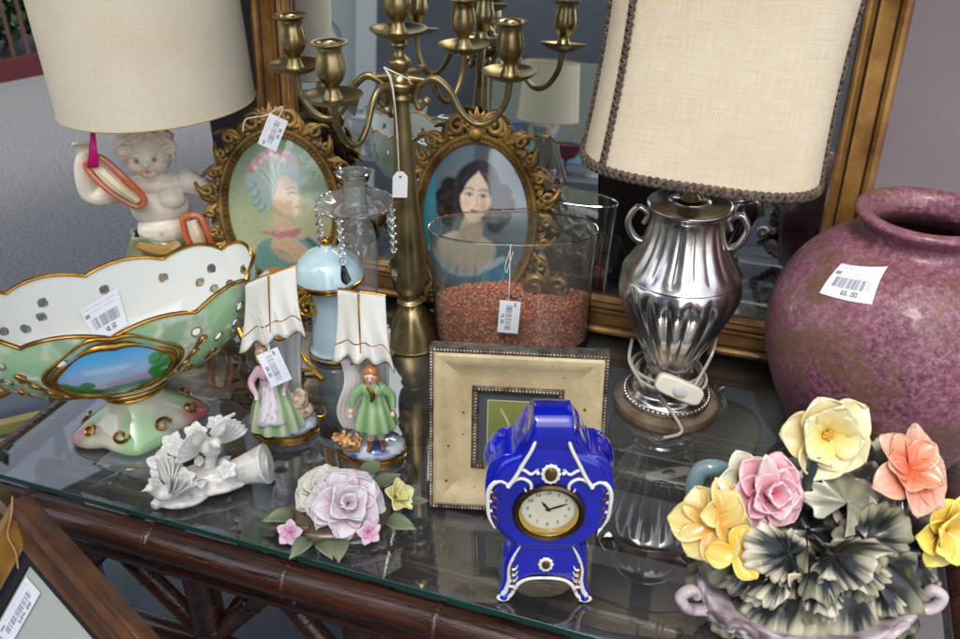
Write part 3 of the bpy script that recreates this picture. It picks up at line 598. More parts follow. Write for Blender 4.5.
# cord wound round the foot with its in-line switch
M_CORD = mat('clear grey flex', S(176, 170, 156), .35, coat=.3)
b = B(); t = np.linspace(0, 3.3 * math.tau, 120); rad = .040 + .004 * np.sin(t * 1.3); b.tube(np.stack([rad * np.cos(t) * 1.08, rad * np.sin(t) * 1.02, .040 + .018 * t / t[-1] + .004 * np.sin(t * .9)], -1), .0022, 8)
b.tube([(.03, -.036, .05), (.048, -.01, .085), (.052, .01, .10), (.046, .02, .07)], .0022, 8, sub=8); b.tube([(-.03, -.034, .045), (-.05, -.02, .07), (-.05, .01, .085)], .0022, 8, sub=8); b.tube([(-.01, -.043, .042), (.018, -.062, .014), (.02, -.068, .004), (.0, -.080, .003)], .0022, 8, sub=8)
obj('cord', b, M_CORD, ll)
b = B(); pts = []
for k in range(40):
    a = k * math.tau / 40; e = 4; kk = (abs(math.cos(a)) ** e + abs(math.sin(a)) ** e) ** (-1 / e); pts.append((.030 * kk * math.cos(a), .0125 * kk * math.sin(a)))
b.prism(pts, -.008, .005); sw = obj('switch', b, mat('ivory plastic', S(226, 222, 206), .35, sss=.1), ll, bevel=.003)
sw.matrix_local = LM((.012, -.056, .062), R(8), R(14), R(22)); b = B(); b.lathe([(.0085, 0), (.0085, .0025), (.006, .0035), (0, .0036)], 24, M=rotm('X', R(90)), ell=.8); obj('button', b, mat('grey plastic button', S(200, 204, 206), .3), sw, loc=(0, -.0085, 0))
# ---------------------------------------------------------------- purple vase
vb = P(866, 447); vz = thing('purple_vase', 'big mottled purple round vase with a price sticker', 'vase', vb)
def purple():
    m = mat('mottled purple glaze', S(134, 80, 98), .5, .1, coat=.16, bump=.5, bscale=140, rvar=.15); n = m.node_tree.nodes; l = m.node_tree.links; p = n['Principled BSDF']
    tc = n.new('ShaderNodeTexCoord')
    def nz(s, d, r=.7):
        t = n.new('ShaderNodeTexNoise'); t.inputs['Scale'].default_value = s; t.inputs['Detail'].default_value = d; t.inputs['Roughness'].default_value = r; l.new(tc.outputs['Object'], t.inputs['Vector']); return t.outputs[0]
    def ramp(src, stops):
        r = n.new('ShaderNodeValToRGB'); e = r.color_ramp.elements
        for i, (q, c) in enumerate(stops):
            x = e[i] if i < 2 else e.new(q); x.position = q; x.color = (*c, 1)
        l.new(src, r.inputs[0]); return r.outputs[0]
    def mix(a, b_, f, mode='MIX'):
        x = n.new('ShaderNodeMix'); x.data_type = 'RGBA'; x.blend_type = mode; l.new(a, x.inputs['A']); l.new(b_, x.inputs['B'])
        if isinstance(f, float): x.inputs['Factor'].default_value = f
        else: l.new(f, x.inputs['Factor'])
        return x.outputs['Result']
    base = ramp(nz(6, 7), [(.36, S(72, 30, 42)), (.64, S(162, 116, 132)), (.5, S(122, 66, 82))])
    fine = ramp(nz(150, 9, .85), [(.38, S(52, 32, 38)), (.60, S(186, 142, 160)), (.48, S(122, 74, 90))])
    olive = ramp(nz(14, 5), [(.50, (0, 0, 0)), (.60, (1, 1, 1))]); oc = n.new('ShaderNodeRGB'); oc.outputs[0].default_value = (*S(110, 84, 62), 1)
    c = mix(base, fine, .50); mf = n.new('ShaderNodeMath'); mf.operation = 'MULTIPLY'; mf.inputs[1].default_value = .75
    l.new(olive, mf.inputs[0]); c = mix(c, oc.outputs[0], mf.outputs[0])
    for lk in list(p.inputs['Base Color'].links): l.remove(lk)
    l.new(c, p.inputs['Base Color']); return m
M_PURP = purple()
vprof = [(.0, .0), (.078, .0), (.084, .008), (.104, .045), (.124, .085), (.138, .13), (.142, .165), (.137, .2), (.120, .235), (.094, .262), (.071, .274), (.062, .281), (.061, .290), (.068, .298), (.073, .304), (.070, .309), (.060, .308), (.052, .298), (.051, .285), (.065, .268), (.105, .24), (.125, .17), (.10, .05), (0, .01)]
b = B(); b.lathe(vprof[1:-1], 128, sub=6, cap=True, fr=lambda t, z: 1 + .006 * np.sin(3 * t + 1) + .004 * np.sin(z * 60)); obj('body', b, M_PURP, vz, sharp=180)
vp = smooth(np.array(vprof[1:-1]), 6)[:66]
def on_vase(theta, z): r = np.interp(z, vp[:, 1][:62], vp[:, 0][:62]); return r
lab = price_label('65.00', 5)
hitd = ray(853, 283); tt_ = .5
while True:
    q_ = CAM + hitd * tt_ - vb
    if math.hypot(q_[0], q_[1]) < np.interp(q_[2], vp[:62, 1], vp[:62, 0]) or tt_ > 2: break
    tt_ += .001
a0 = math.atan2(q_[1], q_[0]); zl = float(q_[2])
def lf(x, y):
    c_, s_ = math.cos(R(12)), math.sin(R(12)); w, h = .031, .0185; X = (x * w * c_ - y / .58 * h * s_); Y = (x * w * s_ + y / .58 * h * c_); z = zl + Y * .75
    r = np.interp(z, vp[:, 1][:62], vp[:, 0][:62]) + .0018; th = a0 + X / .128; return np.stack([r * np.cos(th), r * np.sin(th), z], -1)
obj('price_sticker', lab.mesh(lf), M_PAPER, vz)
# ---------------------------------------------------------------- oval glass vase with red gravel
gb = P(511, 340); gv = thing('glass_vase', 'clear oval glass vase half filled with red gravel', 'vase', gb, R(-3))
M_CLEAR = clear('clear vase glass', (.95, .97, .97), 2.6, .01, 1.5, (.30, .38, .38), .03)
def oval(a, d, z, n=96, e=2.3):
    o_ = []
    for k in range(n): t = k * math.tau / n; c_, s_ = math.cos(t), math.sin(t); kk = (abs(c_) ** e + abs(s_) ** e) ** (-1 / e); o_.append((a * kk * c_, d * kk * s_, z))
    return o_
b = B(); A = np.array([oval(.0, .0, .0), oval(.108, .052, .0), oval(.110, .054, .004), oval(.112, .0545, .1), oval(.115, .055, .176), oval(.1155, .0555, .1785), oval(.1135, .0535, .1785), oval(.110, .0525, .1), oval(.108, .0515, .010), oval(.0, .0, .010)]); b.grid(A, cv=True); obj('glass', b, M_CLEAR, gv, sharp=50)
b = B(); b.tube(oval(.1145, .0545, .1785, 64), .0014, 8, closed=True); obj('rim', b, mat('vase rim glass', (.82, .9, .9), .03, trans=1), gv)
b = B(); rings_ = [oval(.106, .0495, .0105)] + [oval(.107, .050, z) for z in np.linspace(.012, .067, 10)] + [[(x * s, y * s, .070 + .002 * mnoise.noise(Vector((x * s * 30, y * s * 30, 1)))) for x, y, z in oval(.107, .05, 0)] for s in (.97, .85, .65, .45, .25, .08)]
b.grid(np.array(rings_), cv=True, capu=True)
mg = mat('red gravel', S(206, 122, 92), .8, col2=S(150, 70, 48), vscale=220, bump=1.0, bscale=420); o = obj('gravel', b, mg, gv, sharp=180); o['kind'] = 'stuff'
gr = B()
for _ in range(4200):
    t = rng.uniform(0, math.tau); s = math.sqrt(rng.uniform(0, 1)); k_ = rng.uniform(0, 1)
    if k_ < .72:
        if math.sin(t) > .45: continue
        e = 2.3; kk = (abs(math.cos(t)) ** e + abs(math.sin(t)) ** e) ** (-1 / e); c = (.107 * kk * math.cos(t), .05 * kk * math.sin(t), rng.uniform(.012, .070))
    else: c = (.103 * s * math.cos(t), .048 * s * math.sin(t), .072)
    q = rng.uniform(.0011, .0023); sh_ = rng.uniform(.45, 1.35); V = np.array([(1, 0, 0), (-1, 0, 0), (0, 1, 0), (0, -1, 0), (0, 0, 1), (0, 0, -1)]) * q * rng.uniform(.7, 1.2, (6, 1)) + c
    gr.add(V, [(0, 2, 4), (2, 1, 4), (1, 3, 4), (3, 0, 4), (2, 0, 5), (1, 2, 5), (3, 1, 5), (0, 3, 5)], np.array(S(240, 160, 122)) * sh_)
o = obj('gravel_grain', gr, mat('gravel grains', rough=.8, attr=True), gv, sharp=10); o['kind'] = 'stuff'
tg_ = thing('price_tag', 'white price tag hanging on a thread down the oval glass vase', 'tag', gb + np.array([-.006, -.0645, .102]), R(-3))
b = B(); b.tube([(-.001, .0, -.004), (0, .001, .03), (.0, .004, .072), (.001, .009, .0765), (.002, .016, .0745)], .0007, 6, sub=5); b.tube([(.0, .004, .072), (-.006, .001, .05), (-.004, .001, .04), (-.001, .001, .052), (.004, .003, .07)], .0006, 6, sub=5); obj('thread', b, M_THREAD, tg_)
flat_label('paper', tg_, .048, .028, LM((0, -.001, -.026), 0, R(4), R(94)), '78.50', 3, .001)
# ---------------------------------------------------------------- brass candelabra
cbp = P(412, 342); cd = thing('candelabra', 'five light aged brass candelabra with curling arms between the oval portraits', 'candelabra', cbp); cd.scale = (1.02, 1.02, 1.045)
b = B(); b.lathe([(.0, 0), (.036, 0), (.038, .004), (.036, .012), (.030, .03), (.022, .048), (.016, .058), (.014, .064)], 64, sub=5); obj('base', b, M_BRASSP, cd)
b = B(); b.lathe([(.013, .062), (.0185, .066), (.0135, .072), (.021, .085), (.024, .105), (.0225, .14), (.017, .20), (.0125, .28), (.010, .335), (.0135, .342), (.010, .349)], 64, sub=6); obj('stem', b, M_BRASS, cd)
b = B(); b.lathe([(r_, .348 + (z_ - .348) * .70) for r_, z_ in [(.011, .348), (.017, .356), (.019, .366), (.013, .374), (.009, .384), (.013, .395), (.014, .404), (.008, .414), (.007, .424), (.011, .43), (.008, .438)]], 40, sub=5); obj('hub', b, M_BRASSP, cd)
CUP = [(.004, 0), (.012, .001), (.010, .006), (.0075, .012), (.008, .016), (.0135, .023), (.0165, .032), (.0155, .042), (.0135, .052), (.0155, .058), (.0205, .0605), (.0205, .0625), (.0125, .060), (.011, .05), (.010, .045)]
PAN = [(.004, -.003), (.012, -.002), (.024, .002), (.033, .008), (.0335, .0095), (.024, .005), (.010, .002), (.004, .002)]
def cup(parent, x, y, z):
    b = B(); b.lathe(PAN, 48, sub=3, loc=(x, y, z)); o = obj('drip_pan', b, M_BRASS, parent)
    b = B(); b.lathe(CUP, 40, sub=4, loc=(x, y, z + .003)); obj('candle_cup', b, M_BRASSP, parent)
for k, (az, rr_, dz) in enumerate(((-6, .133, 0), (175, .129, .002), (236, .120, -.004), (54, .128, .004))):
    a = R(az); ca, sa = math.cos(a), math.sin(a)
    prof2 = [(.030, .339), (.022, .330), (.018, .343), (.024, .358), (.042, .366), (.060, .352), (.074, .327), (.092, .313), (.112, .318), (.128, .340), (.133, .366)]
    w = 1 if k != 2 else 1.0
    b = B(); b.tube([(r_ / .133 * rr_ * ca, r_ / .133 * rr_ * sa, z_ + dz) for r_, z_ in prof2], [.0035, .0035, .0038, .0045, .0048, .0044, .004, .004, .004, .004, .0045], 12, sub=8)
    b.ell((.031 / .133 * rr_ * ca, .031 * sa, .339 + dz), .0055, seg=12, rings=8); b.tube([(.009 * ca, .009 * sa, .366 + dz), (.03 * ca, .03 * sa, .364 + dz)], [.005, .004], 10); obj('arm', b, M_BRASS, cd)
    cup(cd, rr_ * ca, rr_ * sa, .369 + dz)
cup(cd, 0, 0, .414)
tg_ = thing('price_tag', 'blank white swing tag with a punched hole tied to the candelabra stem', 'tag', cbp + np.array([-.004, -.030, .262]))
b = B(); b.tube([(-.010, .012, .135), (-.003, .0, .12), (0, -.002, .06), (.0, -.002, .012)], .0007, 6, sub=6); b.tube([(-.014, .014, .138), (.0, .004, .134), (.018, .008, .124)], .0009, 6, sub=4); b.tube([(-.014, .014, .138), (-.006, .004, .125), (-.001, .0, .09)], .0007, 6, sub=4); obj('thread', b, M_THREAD, tg_)
b = B(); b.prism([(-.0095, -.024), (.0095, -.024), (.0095, .004), (.004, .011), (-.004, .011), (-.0095, .004)], -.0005, .0004); c_ = obj('paper', b, mat('white tag card', S(232, 232, 230), .6), tg_)
c_.matrix_local = LM((.001, -.003, 0), R(8), 0, R(4)); b = B(); b.lathe([(.0015, 0), (.0015, .0006)], 12, M=rotm('X', R(90)), loc=(0, -.0004, .004)); obj('hole', b, M_JAMB, c_)
# ---------------------------------------------------------------- glass candlestick with prisms
gp = P(366, 345); gh = thing('glass_candlestick', 'clear glass candlestick with a dish hung with crystal prisms', 'candlestick', gp); gh.scale = (1.1, 1.1, 1.12)
M_GLS = mat('crystal', (.96, .98, .98), .02, trans=1., ior=1.5)
M_GTH = clear('thin crystal', (.95, .96, .96), 2.6, .02, 1.6, (.42, .46, .46), .14)
b = B(); b.lathe([(.045, .0), (.046, .003), (.03, .008), (.012, .014), (.008, .03), (.012, .05), (.02, .08), (.0225, .12), (.022, .15), (.017, .172), (.008, .182), (.0, .184)], 64, sub=4); obj('stem', b, M_GTH, gh)
b = B(); b.lathe([(.004, .188), (.02, .186), (.037, .189), (.046, .195), (.0475, .197), (.045, .198), (.030, .192), (.004, .190)], 96, sub=3, fr=lambda t, z: 1 + .025 * np.cos(t * 16) * np.clip((z - .188) / .006, 0, 1)); obj('dish', b, M_GTH, gh); 
b = B(); b.lathe([(.016, .190), (.0145, .194), (.0135, .205), (.0135, .222), (.0145, .229), (.020, .233), (.0205, .2345), (.0185, .235), (.0115, .229), (.0115, .197), (.004, .194)], 64, sub=3); obj('candle_cup', b, M_GTH, gh); b = B(); b.tube([(.0202 * math.cos(t), .0202 * math.sin(t), .2345) for t in np.linspace(0, math.tau, 40, endpoint=False)], .0012, 8, closed=True); b.tube([(.0472 * math.cos(t) * (1 + .02 * math.cos(t * 16)), .0472 * math.sin(t) * (1 + .02 * math.cos(t * 16)), .197) for t in np.linspace(0, math.tau, 120, endpoint=False)], .0011, 8, closed=True); obj('rim', b, M_GLS, gh)
def faceted(b, c, r, h, n=8):
    prof = [(0.001, h), (r * .5, h * .62), (r, 0), (r * .5, -h * .62), (0.001, -h)]; b.lathe(prof, n, loc=c)
for k, az in enumerate((-12, 95, 188, 252)):
    a = R(az); x, y = .045 * math.cos(a), .045 * math.sin(a); b = B(); z = .192
    for j in range(6): faceted(b, (x, y, z), .0052 - .0002 * (j % 2), .0056); z -= .0102
    b.tube([(x, y, .197), (x, y, z)], .0004, 4); faceted(b, (x, y, z - .014), .0085, .0195, 6); obj('prism', b, M_GLS, gh, sharp=5)
# ---------------------------------------------------------------- blue jar
jb = P(336, 351); jr_ = thing('blue_jar', 'pale blue opaline jar with gilt bands and a domed lid', 'jar', jb)
M_OPAL = mat('pale blue opaline', S(190, 218, 228), .08, coat=.8, sss=.1, var=.06, vscale=8)
b = B(); b.lathe([(.0, 0), (.033, 0), (.036, .003), (.036, .008), (.033, .014), (.031, .03), (.0295, .05), (.030, .075), (.032, .095), (.036, .108), (.0415, .115), (.0415, .12)], 64, sub=5); obj('body', b, M_OPAL, jr_)
b = B(); b.lathe([(.047, .1205), (.0475, .124), (.045, .132), (.040, .143), (.030, .153), (.016, .159), (.009, .162), (.0065, .167), (.0, .167)], 64, sub=5); ld = obj('lid', b, M_OPAL, jr_)
b = B(); b.ell((0, 0, .172), (.0075, .0075, .0068)); obj('knob', b, M_GOLD, ld)
for r_, z_, t_ in ((.0475, .1205, .0022), (.0425, .1135, .0018), (.0362, .0075, .0012), (.0365, .0018, .0012)):
    b = B(); b.tube([(r_ * math.cos(t), r_ * math.sin(t), z_) for t in np.linspace(0, math.tau, 48, endpoint=False)], t_, 8, closed=True); obj('gilt_band', b, M_GOLD, jr_)
# ---------------------------------------------------------------- oval portraits
def oval_frame(root, a, h, zc):
    b = B(); th = np.linspace(0, math.tau, 120, endpoint=False)
    def ov(k, y): return [((a + k) * math.cos(t), y, zc + (h + k) * math.sin(t)) for t in th]
    A = np.array([ov(-.002, -.004), ov(-.001, -.009), ov(.001, -.0105), ov(.003, -.008), ov(.0045, -.0095), ov(.0075, -.014), ov(.011, -.014), ov(.0135, -.009), ov(.014, .002), ov(-.003, .002)])
    b.grid(A.transpose(1, 0, 2), cu=True, cv=False); obj('oval_ring', b, M_ORNG, root, sharp=60)
    bd = B()
    for t in np.linspace(0, math.tau, 90, endpoint=False): bd.ell(((a + .003) * math.cos(t), -.0095, zc + (h + .003) * math.sin(t)), .0017, seg=6, rings=4)
    obj('beading', bd, M_ORNG, root)
    s = B()
    N = 13
    for sd_ in (1, -1):
        for k in range(N):
            t = -1.40 + 2.85 * k / (N - 1); x, z = (a + .012) * math.cos(t), zc + (h + .012) * math.sin(t); nx, nz = math.cos(t) / a, math.sin(t) / h; L = math.hypot(nx, nz); nx, nz = nx / L, nz / L; tx, tz = -nz, nx
            big = .0098 + .0035 * (k % 3 == 1) + .003 * (k in (0, N - 1)); cx, cz = x + nx * big * 1.15, z + nz * big * 1.15; h_ = 1 if (k % 2) else -1
            ang = math.atan2(-nz, -nx); sp = spiral(cx, cz, big, 1.15, ang, h_, 22, .22, -.006, .007); sp[:, 0] *= sd_
            s.tube(sp, np.linspace(.0046, .0022, 22), 8); s.ell(sp[-1], .0034, seg=8, rings=6)
            st = np.array([[x - tx * .016 * h_, -.004, z - tz * .016 * h_], [x + nx * .006 - tx * .008 * h_, -.009, z + nz * .006 - tz * .008 * h_], [x + nx * big * 2.0, -.011, z + nz * big * 2.0], [x + nx * (big * 2.3 + .005) + tx * .012 * h_, -.006, z + nz * (big * 2.3 + .004) + tz * .012 * h_]]); st[:, 0] *= sd_
            s.tube(st, [.002, .0045, .0035, .0012], 7, sub=5)
            for q in range(3):
                bs = np.array([x + nx * .002 + tx * (q - 1) * .006, -.006, z + nz * .002 + tz * (q - 1) * .006]); dd = np.array([nx + tx * (q - 1) * .8, -.25, nz + tz * (q - 1) * .8]); bs[0] *= sd_; dd[0] *= sd_
                leafblade(s, bs, dd, (0, -1, 0), .016, .0045, .4, -.5, nu=6, nv=5, rnd=.9)
    for sz, tz_ in ((1, zc + h + .012), (-1, zc - h - .012)):       # crest and foot: shell between scrolls
        for k in range(7):
            an = R(90 + (k - 3) * 19) * sz; d = (math.cos(an), -.15, math.sin(an)); leafblade(s, (0, -.007, tz_), d, (0, -1, 0), .036 - .004 * abs(k - 3), .0062, .6, -.25, nu=8, nv=5)
        for sd_ in (1, -1):
            sp = spiral(sd_ * .026, tz_ + sz * .010, .0155, 1.3, R(200) if sd_ > 0 else R(-20), -sd_ * sz, 28, .2, -.008, .006); s.tube(sp, np.linspace(.0052, .0025, 28), 8); s.ell(sp[-1], .004, seg=8, rings=6)
        s.ell((0, -.010, tz_), (.011, .008, .009), seg=12, rings=8)
    obj('scrollwork', s, M_ORNG, root, sharp=70, solid=.0016)
    bk = B(); bk.grid(np.array([[((a + .004) * r_ * math.cos(t), .003, zc + (h + .004) * r_ * math.sin(t)) for t in th] for r_ in (.01, 1)]), cv=True); obj('backing', bk, M_BOARD, root, solid=.002)
    st = B(); st.box((-.02, 0, -.0005), (.02, .005, .15), M=rotm('X', R(-16)), loc=(0, .004, .02)); obj('easel_back', st, M_BOARD, root)
def painting(root, cv, a, h, zc):
    asp = cv.asp
    def f(x, y): X = x * a * 1.02; Zz = y / asp * h * 1.02; return np.stack([X, -.004 - .010 * np.clip(1 - x ** 2 - (y / asp) ** 2, 0, 1), zc + Zz], -1)
    o = obj('painted_portrait', cv.mesh(f, lambda x, y: x ** 2 + (y / asp) ** 2 < 1.03), mat('glazed portrait', rough=.25, attr=True, coat=1.), root, sharp=180)
    th = np.linspace(0, math.tau, 97); A = np.array([[((a * q) * math.cos(t), -.0055 - .0125 * (1 - q * q), zc + h * q * math.sin(t)) for t in th] for q in np.linspace(.002, .995, 14)]); g_ = B(); g_.grid(A); obj('domed_glass', g_, clear('portrait glass', (.98, .99, .98), 1.1, .012), root, sharp=180)
# left: lady in profile with powdered hair
p0 = P(292, 306); pa = thing('oval_portrait', 'ornate gilt oval portrait of a lady in profile with powdered blue hair', 'portrait', p0, R(8), R(14), 'gilt oval portraits', R(-1))
A_, H_, ZC = .077, .108, .152
c = Canvas(230, 320, H_ / A_, S(168, 178, 142)); x, y = c.x, c.y
c.a = lerp(S(196, 200, 158), S(126, 150, 122), np.clip(.5 + .5 * y + .25 * x, 0, 1)); c.ell(.35, -.5, .7, .7, S(206, 202, 158), 30, .6)
c.y = y - .20
c.poly([(-.62, -1.5), (-.55, -.95), (-.30, -.72), (.05, -.78), (.45, -.80), (.75, -1.0), (.9, -1.5)], S(124, 168, 160), 5)
c.poly([(-.12, -.30), (.18, -.42), (.22, -.75), (.45, -1.05), (.1, -1.25), (-.25, -.95), (-.14, -.6)], S(222, 190, 158), 3)
for k in range(7): c.line([(-.5 + .07 * k, -.85 - .02 * k), (-.42 + .08 * k, -1.1), (-.45 + .1 * k, -1.4)], .014, S(90, 140, 140), 2, .6)
c.line([(.45, -.8), (.6, -1.0), (.72, -1.4)], .05, S(72, 104, 112), 3, .8)
c.poly([(-.18, .40), (.28, .42), (.36, .22), (.345, .10), (.43, -.04), (.36, -.08), (.38, -.15), (.34, -.20), (.34, -.28), (.22, -.36), (.02, -.28), (-.16, -.02)], S(232, 202, 172), 2)
c.ell(.10, -.06, .09, .08, S(226, 160, 140), 9, .35); c.line([(.18, .10), (.25, .115), (.315, .095)], .014, S(70, 56, 52), 1, .9); c.line([(.15, .19), (.24, .215), (.32, .19)], .011, S(120, 96, 80), 1, .8); c.line([(.29, -.165), (.36, -.16)], .018, S(196, 84, 84), 1, .9); c.line([(.34, .1), (.41, -.03), (.35, -.07)], .009, S(186, 140, 116), 1, .7); c.line([(.22, -.35), (.02, -.28), (-.08, -.12)], .014, S(180, 140, 116), 3, .6)
c.poly([(-.52, .15), (-.58, .48), (-.35, .80), (.02, .88), (.34, .74), (.42, .50), (.34, .30), (.18, .44), (.02, .40), (-.02, .20), (-.12, .0), (-.22, -.2), (-.34, -.05)], S(166, 182, 176), 3)
for k in range(10): c.line([(-.08 + .02 * k, .18 + .03 * k), (-.25 + .05 * k, .45 + .02 * k), (-.38 + .08 * k, .55 + .03 * k)], .013, S(120, 146, 146) if k % 2 else S(200, 210, 202), 2, .7)
for q, (cx_, cy_) in enumerate([(-.42, .12), (-.40, -.02), (-.33, -.14), (-.48, .27)]): c.ell(cx_, cy_, .12, .055, S(134, 156, 154), 2, .9, .7); c.ell(cx_ - .02, cy_ + .02, .07, .02, S(180, 208, 206), 2, .8, .7)
for q in range(9): a_ = q / 8; c.ell(-.46 + a_ * .75, .60 + .28 * math.sin(a_ * 2.6), .10, .08, S(206, 170, 170) if q % 2 else S(184, 146, 150), 2, .95, q)
for q in range(6): a_ = q / 5; c.ell(-.36 + a_ * .5, .62 + .22 * math.sin(a_ * 2.6), .05, .04, S(236, 204, 202), 2, .9, q)
for dx_ in (-.16, .0, .16): c.ell(.06 + dx_, -.66 - .03 * abs(dx_ - .0), .12, .07, S(202, 130, 138), 2, .95, dx_ * 3); c.ell(.06 + dx_, -.63, .06, .025, S(234, 180, 178), 2, .8)
c.line([(-.35, -.60), (-.15, -.66), (.05, -.66), (.32, -.60)], .035, S(196, 126, 136), 2, .8)
c.y = y; c.finish(1., 2, .14)
oval_frame(pa, A_, H_, ZC); painting(pa, c, A_, H_, ZC)
# right: lady with dark curls
p1 = P(474, 325); pb = thing('oval_portrait', 'ornate gilt oval portrait of a dark haired lady on grey blue ground', 'portrait', p1, R(-8), R(14), 'gilt oval portraits', R(-1))
A2, H2, Z2 = .078, .112, .158
c = Canvas(230, 320, H2 / A2, S(92, 108, 120)); x, y = c.x, c.y
c.a = lerp(S(74, 88, 100), S(120, 136, 146), np.clip(.5 + .35 * x + .2 * np.sin(y * 3 + x * 2), 0, 1)); c.put((x < -.72) | ((x < -.6) & (y < -.2)), S(52, 140, 158), 10, .8)
c.y = y - .40; c.x, c.y = x * math.cos(.10) - (c.y) * math.sin(.10), x * math.sin(.10) + c.y * math.cos(.10)
c.poly([(-1.1, -2.2), (-.85, -1.15), (-.45, -.72), (.2, -.74), (.7, -1.0), (1.0, -2.2)], S(30, 124, 156), 3); c.poly([(-.62, -.88), (-.3, -.62), (.1, -.60), (.5, -.84), (.25, -1.3), (-.35, -1.28)], S(222, 202, 176), 4)
c.line([(-.7, -1.0), (-.35, -1.34), (.1, -1.36), (.62, -1.02)], .06, S(214, 220, 218), 3, .8)
for k in range(9): c.line([(-.7 + .17 * k, -1.25), (-.74 + .18 * k, -1.9)], .02, S(20, 92, 124) if k % 2 else S(90, 170, 192), 3, .6)
HA, HB = S(30, 26, 30), S(86, 74, 72)
c.poly([(-.10, .92), (.02, 1.02), (.14, .92), (.12, .6), (-.08, .6)], S(58, 62, 70), 5, .8); c.poly([(-.36, .42), (-.14, .66), (.16, .68), (.38, .44), (.42, .1), (.3, -.3), (-.3, -.3), (-.42, .1)], HA, 3)
for sgx, ox in ((-1, -.52), (1, .52)):
    for dx, dy, r_ in ((0, .22, .17), (.06 * sgx, .02, .19), (.02 * sgx, -.18, .19), (-.06 * sgx, -.36, .15)): c.ell(ox * .92 + dx, dy - .05, r_, r_, HA, 3)
    for k in range(10): cx_, cy_ = ox * .92 + rng.uniform(-.13, .13), rng.uniform(-.42, .22); c.line(spiral(cx_, cy_, .07, .7, rng.uniform(0, 6), sgx, 9)[:, [0, 2]].tolist(), .010, HB, 1, .55, 2)
c.poly([(-.12, -.28), (.16, -.32), (.18, -.72), (-.2, -.72)], S(206, 178, 150), 3)
c.poly([(-.27, .16), (-.20, .38), (.02, .52), (.22, .38), (.28, .14), (.25, -.12), (.15, -.32), (.02, -.42), (-.12, -.34), (-.24, -.12)], S(234, 214, 190), 2); c.ell(.20, -.02, .10, .26, S(206, 176, 150), 8, .55)
c.poly([(-.30, .10), (-.24, .34), (-.04, .56), (.0, .50), (-.16, .30), (-.24, .08)], HA, 2); c.poly([(.32, .10), (.26, .34), (.04, .56), (.02, .50), (.18, .30), (.26, .08)], HA, 2)
for ex in (-.11, .135):
    c.ell(ex, .075, .062, .030, S(226, 216, 206), 1, .9); c.ell(ex + .005, .072, .028, .030, S(46, 40, 40), 1, .95); c.line([(ex - .068, .082), (ex, .112), (ex + .066, .082)], .011, S(44, 34, 32), 1, .95); c.line([(ex - .08, .165), (ex - .01, .20), (ex + .075, .172)], .013, S(70, 54, 48), 2, .85)
c.line([(.04, .06), (.055, -.09), (.035, -.115), (-.01, -.112)], .010, S(186, 146, 122), 1, .8); c.poly([(-.07, -.20), (-.01, -.178), (.02, -.186), (.05, -.178), (.11, -.20), (.05, -.235), (-.01, -.235)], S(184, 82, 82), 1, .95); c.ell(-.16, -.08, .08, .07, S(226, 160, 144), 7, .5); c.ell(.17, -.08, .07, .07, S(220, 150, 134), 7, .5)
c.x, c.y = x, y; c.finish(5., 2, .14)
oval_frame(pb, A2, H2, Z2); painting(pb, c, A2, H2, Z2)
tq = thing('price_tag', 'white barcode tag tied to the crest of the profile portrait', 'tag', p0 + np.array([-.004, .010, .283]), R(2))
flat_label('paper', tq, .046, .027, LM((.008, -.020, -.002), 0, R(10), R(-64)), '95.00', 8, .001)
b = B(); b.tube([(.018, -.018, .018), (.022, -.005, .03), (.0, -.012, .02), (-.03, -.004, .012), (-.036, -.008, -.004)], .0008, 6, sub=6); obj('thread', b, M_THREAD, tq)
# ---------------------------------------------------------------- green porcelain centrepiece bowl
bp = P(143, 428); bo = thing('footed_bowl', 'pierced green and gilt porcelain boat bowl with a painted landscape', 'bowl', bp, R(30))
LA, LB = .165, .084
def rim(t):
    sc = np.abs(np.sin(t * 5.5 + .2 * np.sin(t))) ** .8
    x = LA * np.cos(t) * (1 + .0 * t); y = LB * np.sin(t) * (1 + .15 * np.cos(t) ** 2); z = .180 + .018 * np.abs(np.cos(t)) ** 2.2
    return x, y, z, .011 * sc
def bowlpt(t, s, out=0.):           # s: 0 bottom .. 1 rim
    X, Y, Zr, sc = rim(t); r = np.sin(np.clip(s, 0, 1) * math.pi / 2) ** .62; zz = .078 + (Zr - .078) * (s ** 1.5) + sc * s ** 9
    q = 1 + out; return np.stack([X * r * q, Y * (.10 + .90 * r) * q, zz], -1)
nt, ns = 360, 64; t = np.linspace(0, math.tau, nt, endpoint=False); s = np.linspace(0.03, 1, ns); Tt, Ss = np.meshgrid(t, s, indexing='ij'); A = bowlpt(Tt, Ss)
holes = [(k * math.tau / 14 + math.tau / 28, .84) for k in range(14)] + [(R(c_ + o_), s_) for c_ in (262, 82) for o_, s_ in ((-58, .72), (-47, .68), (-37, .74), (37, .74), (47, .68), (58, .72), (-66, .60), (66, .60))]
dt_, ds = t[1] - t[0], s[1] - s[0]; Tn, Sn = Tt.copy(), Ss.copy(); rad_h = .0058; cut = np.zeros((nt, ns), bool)
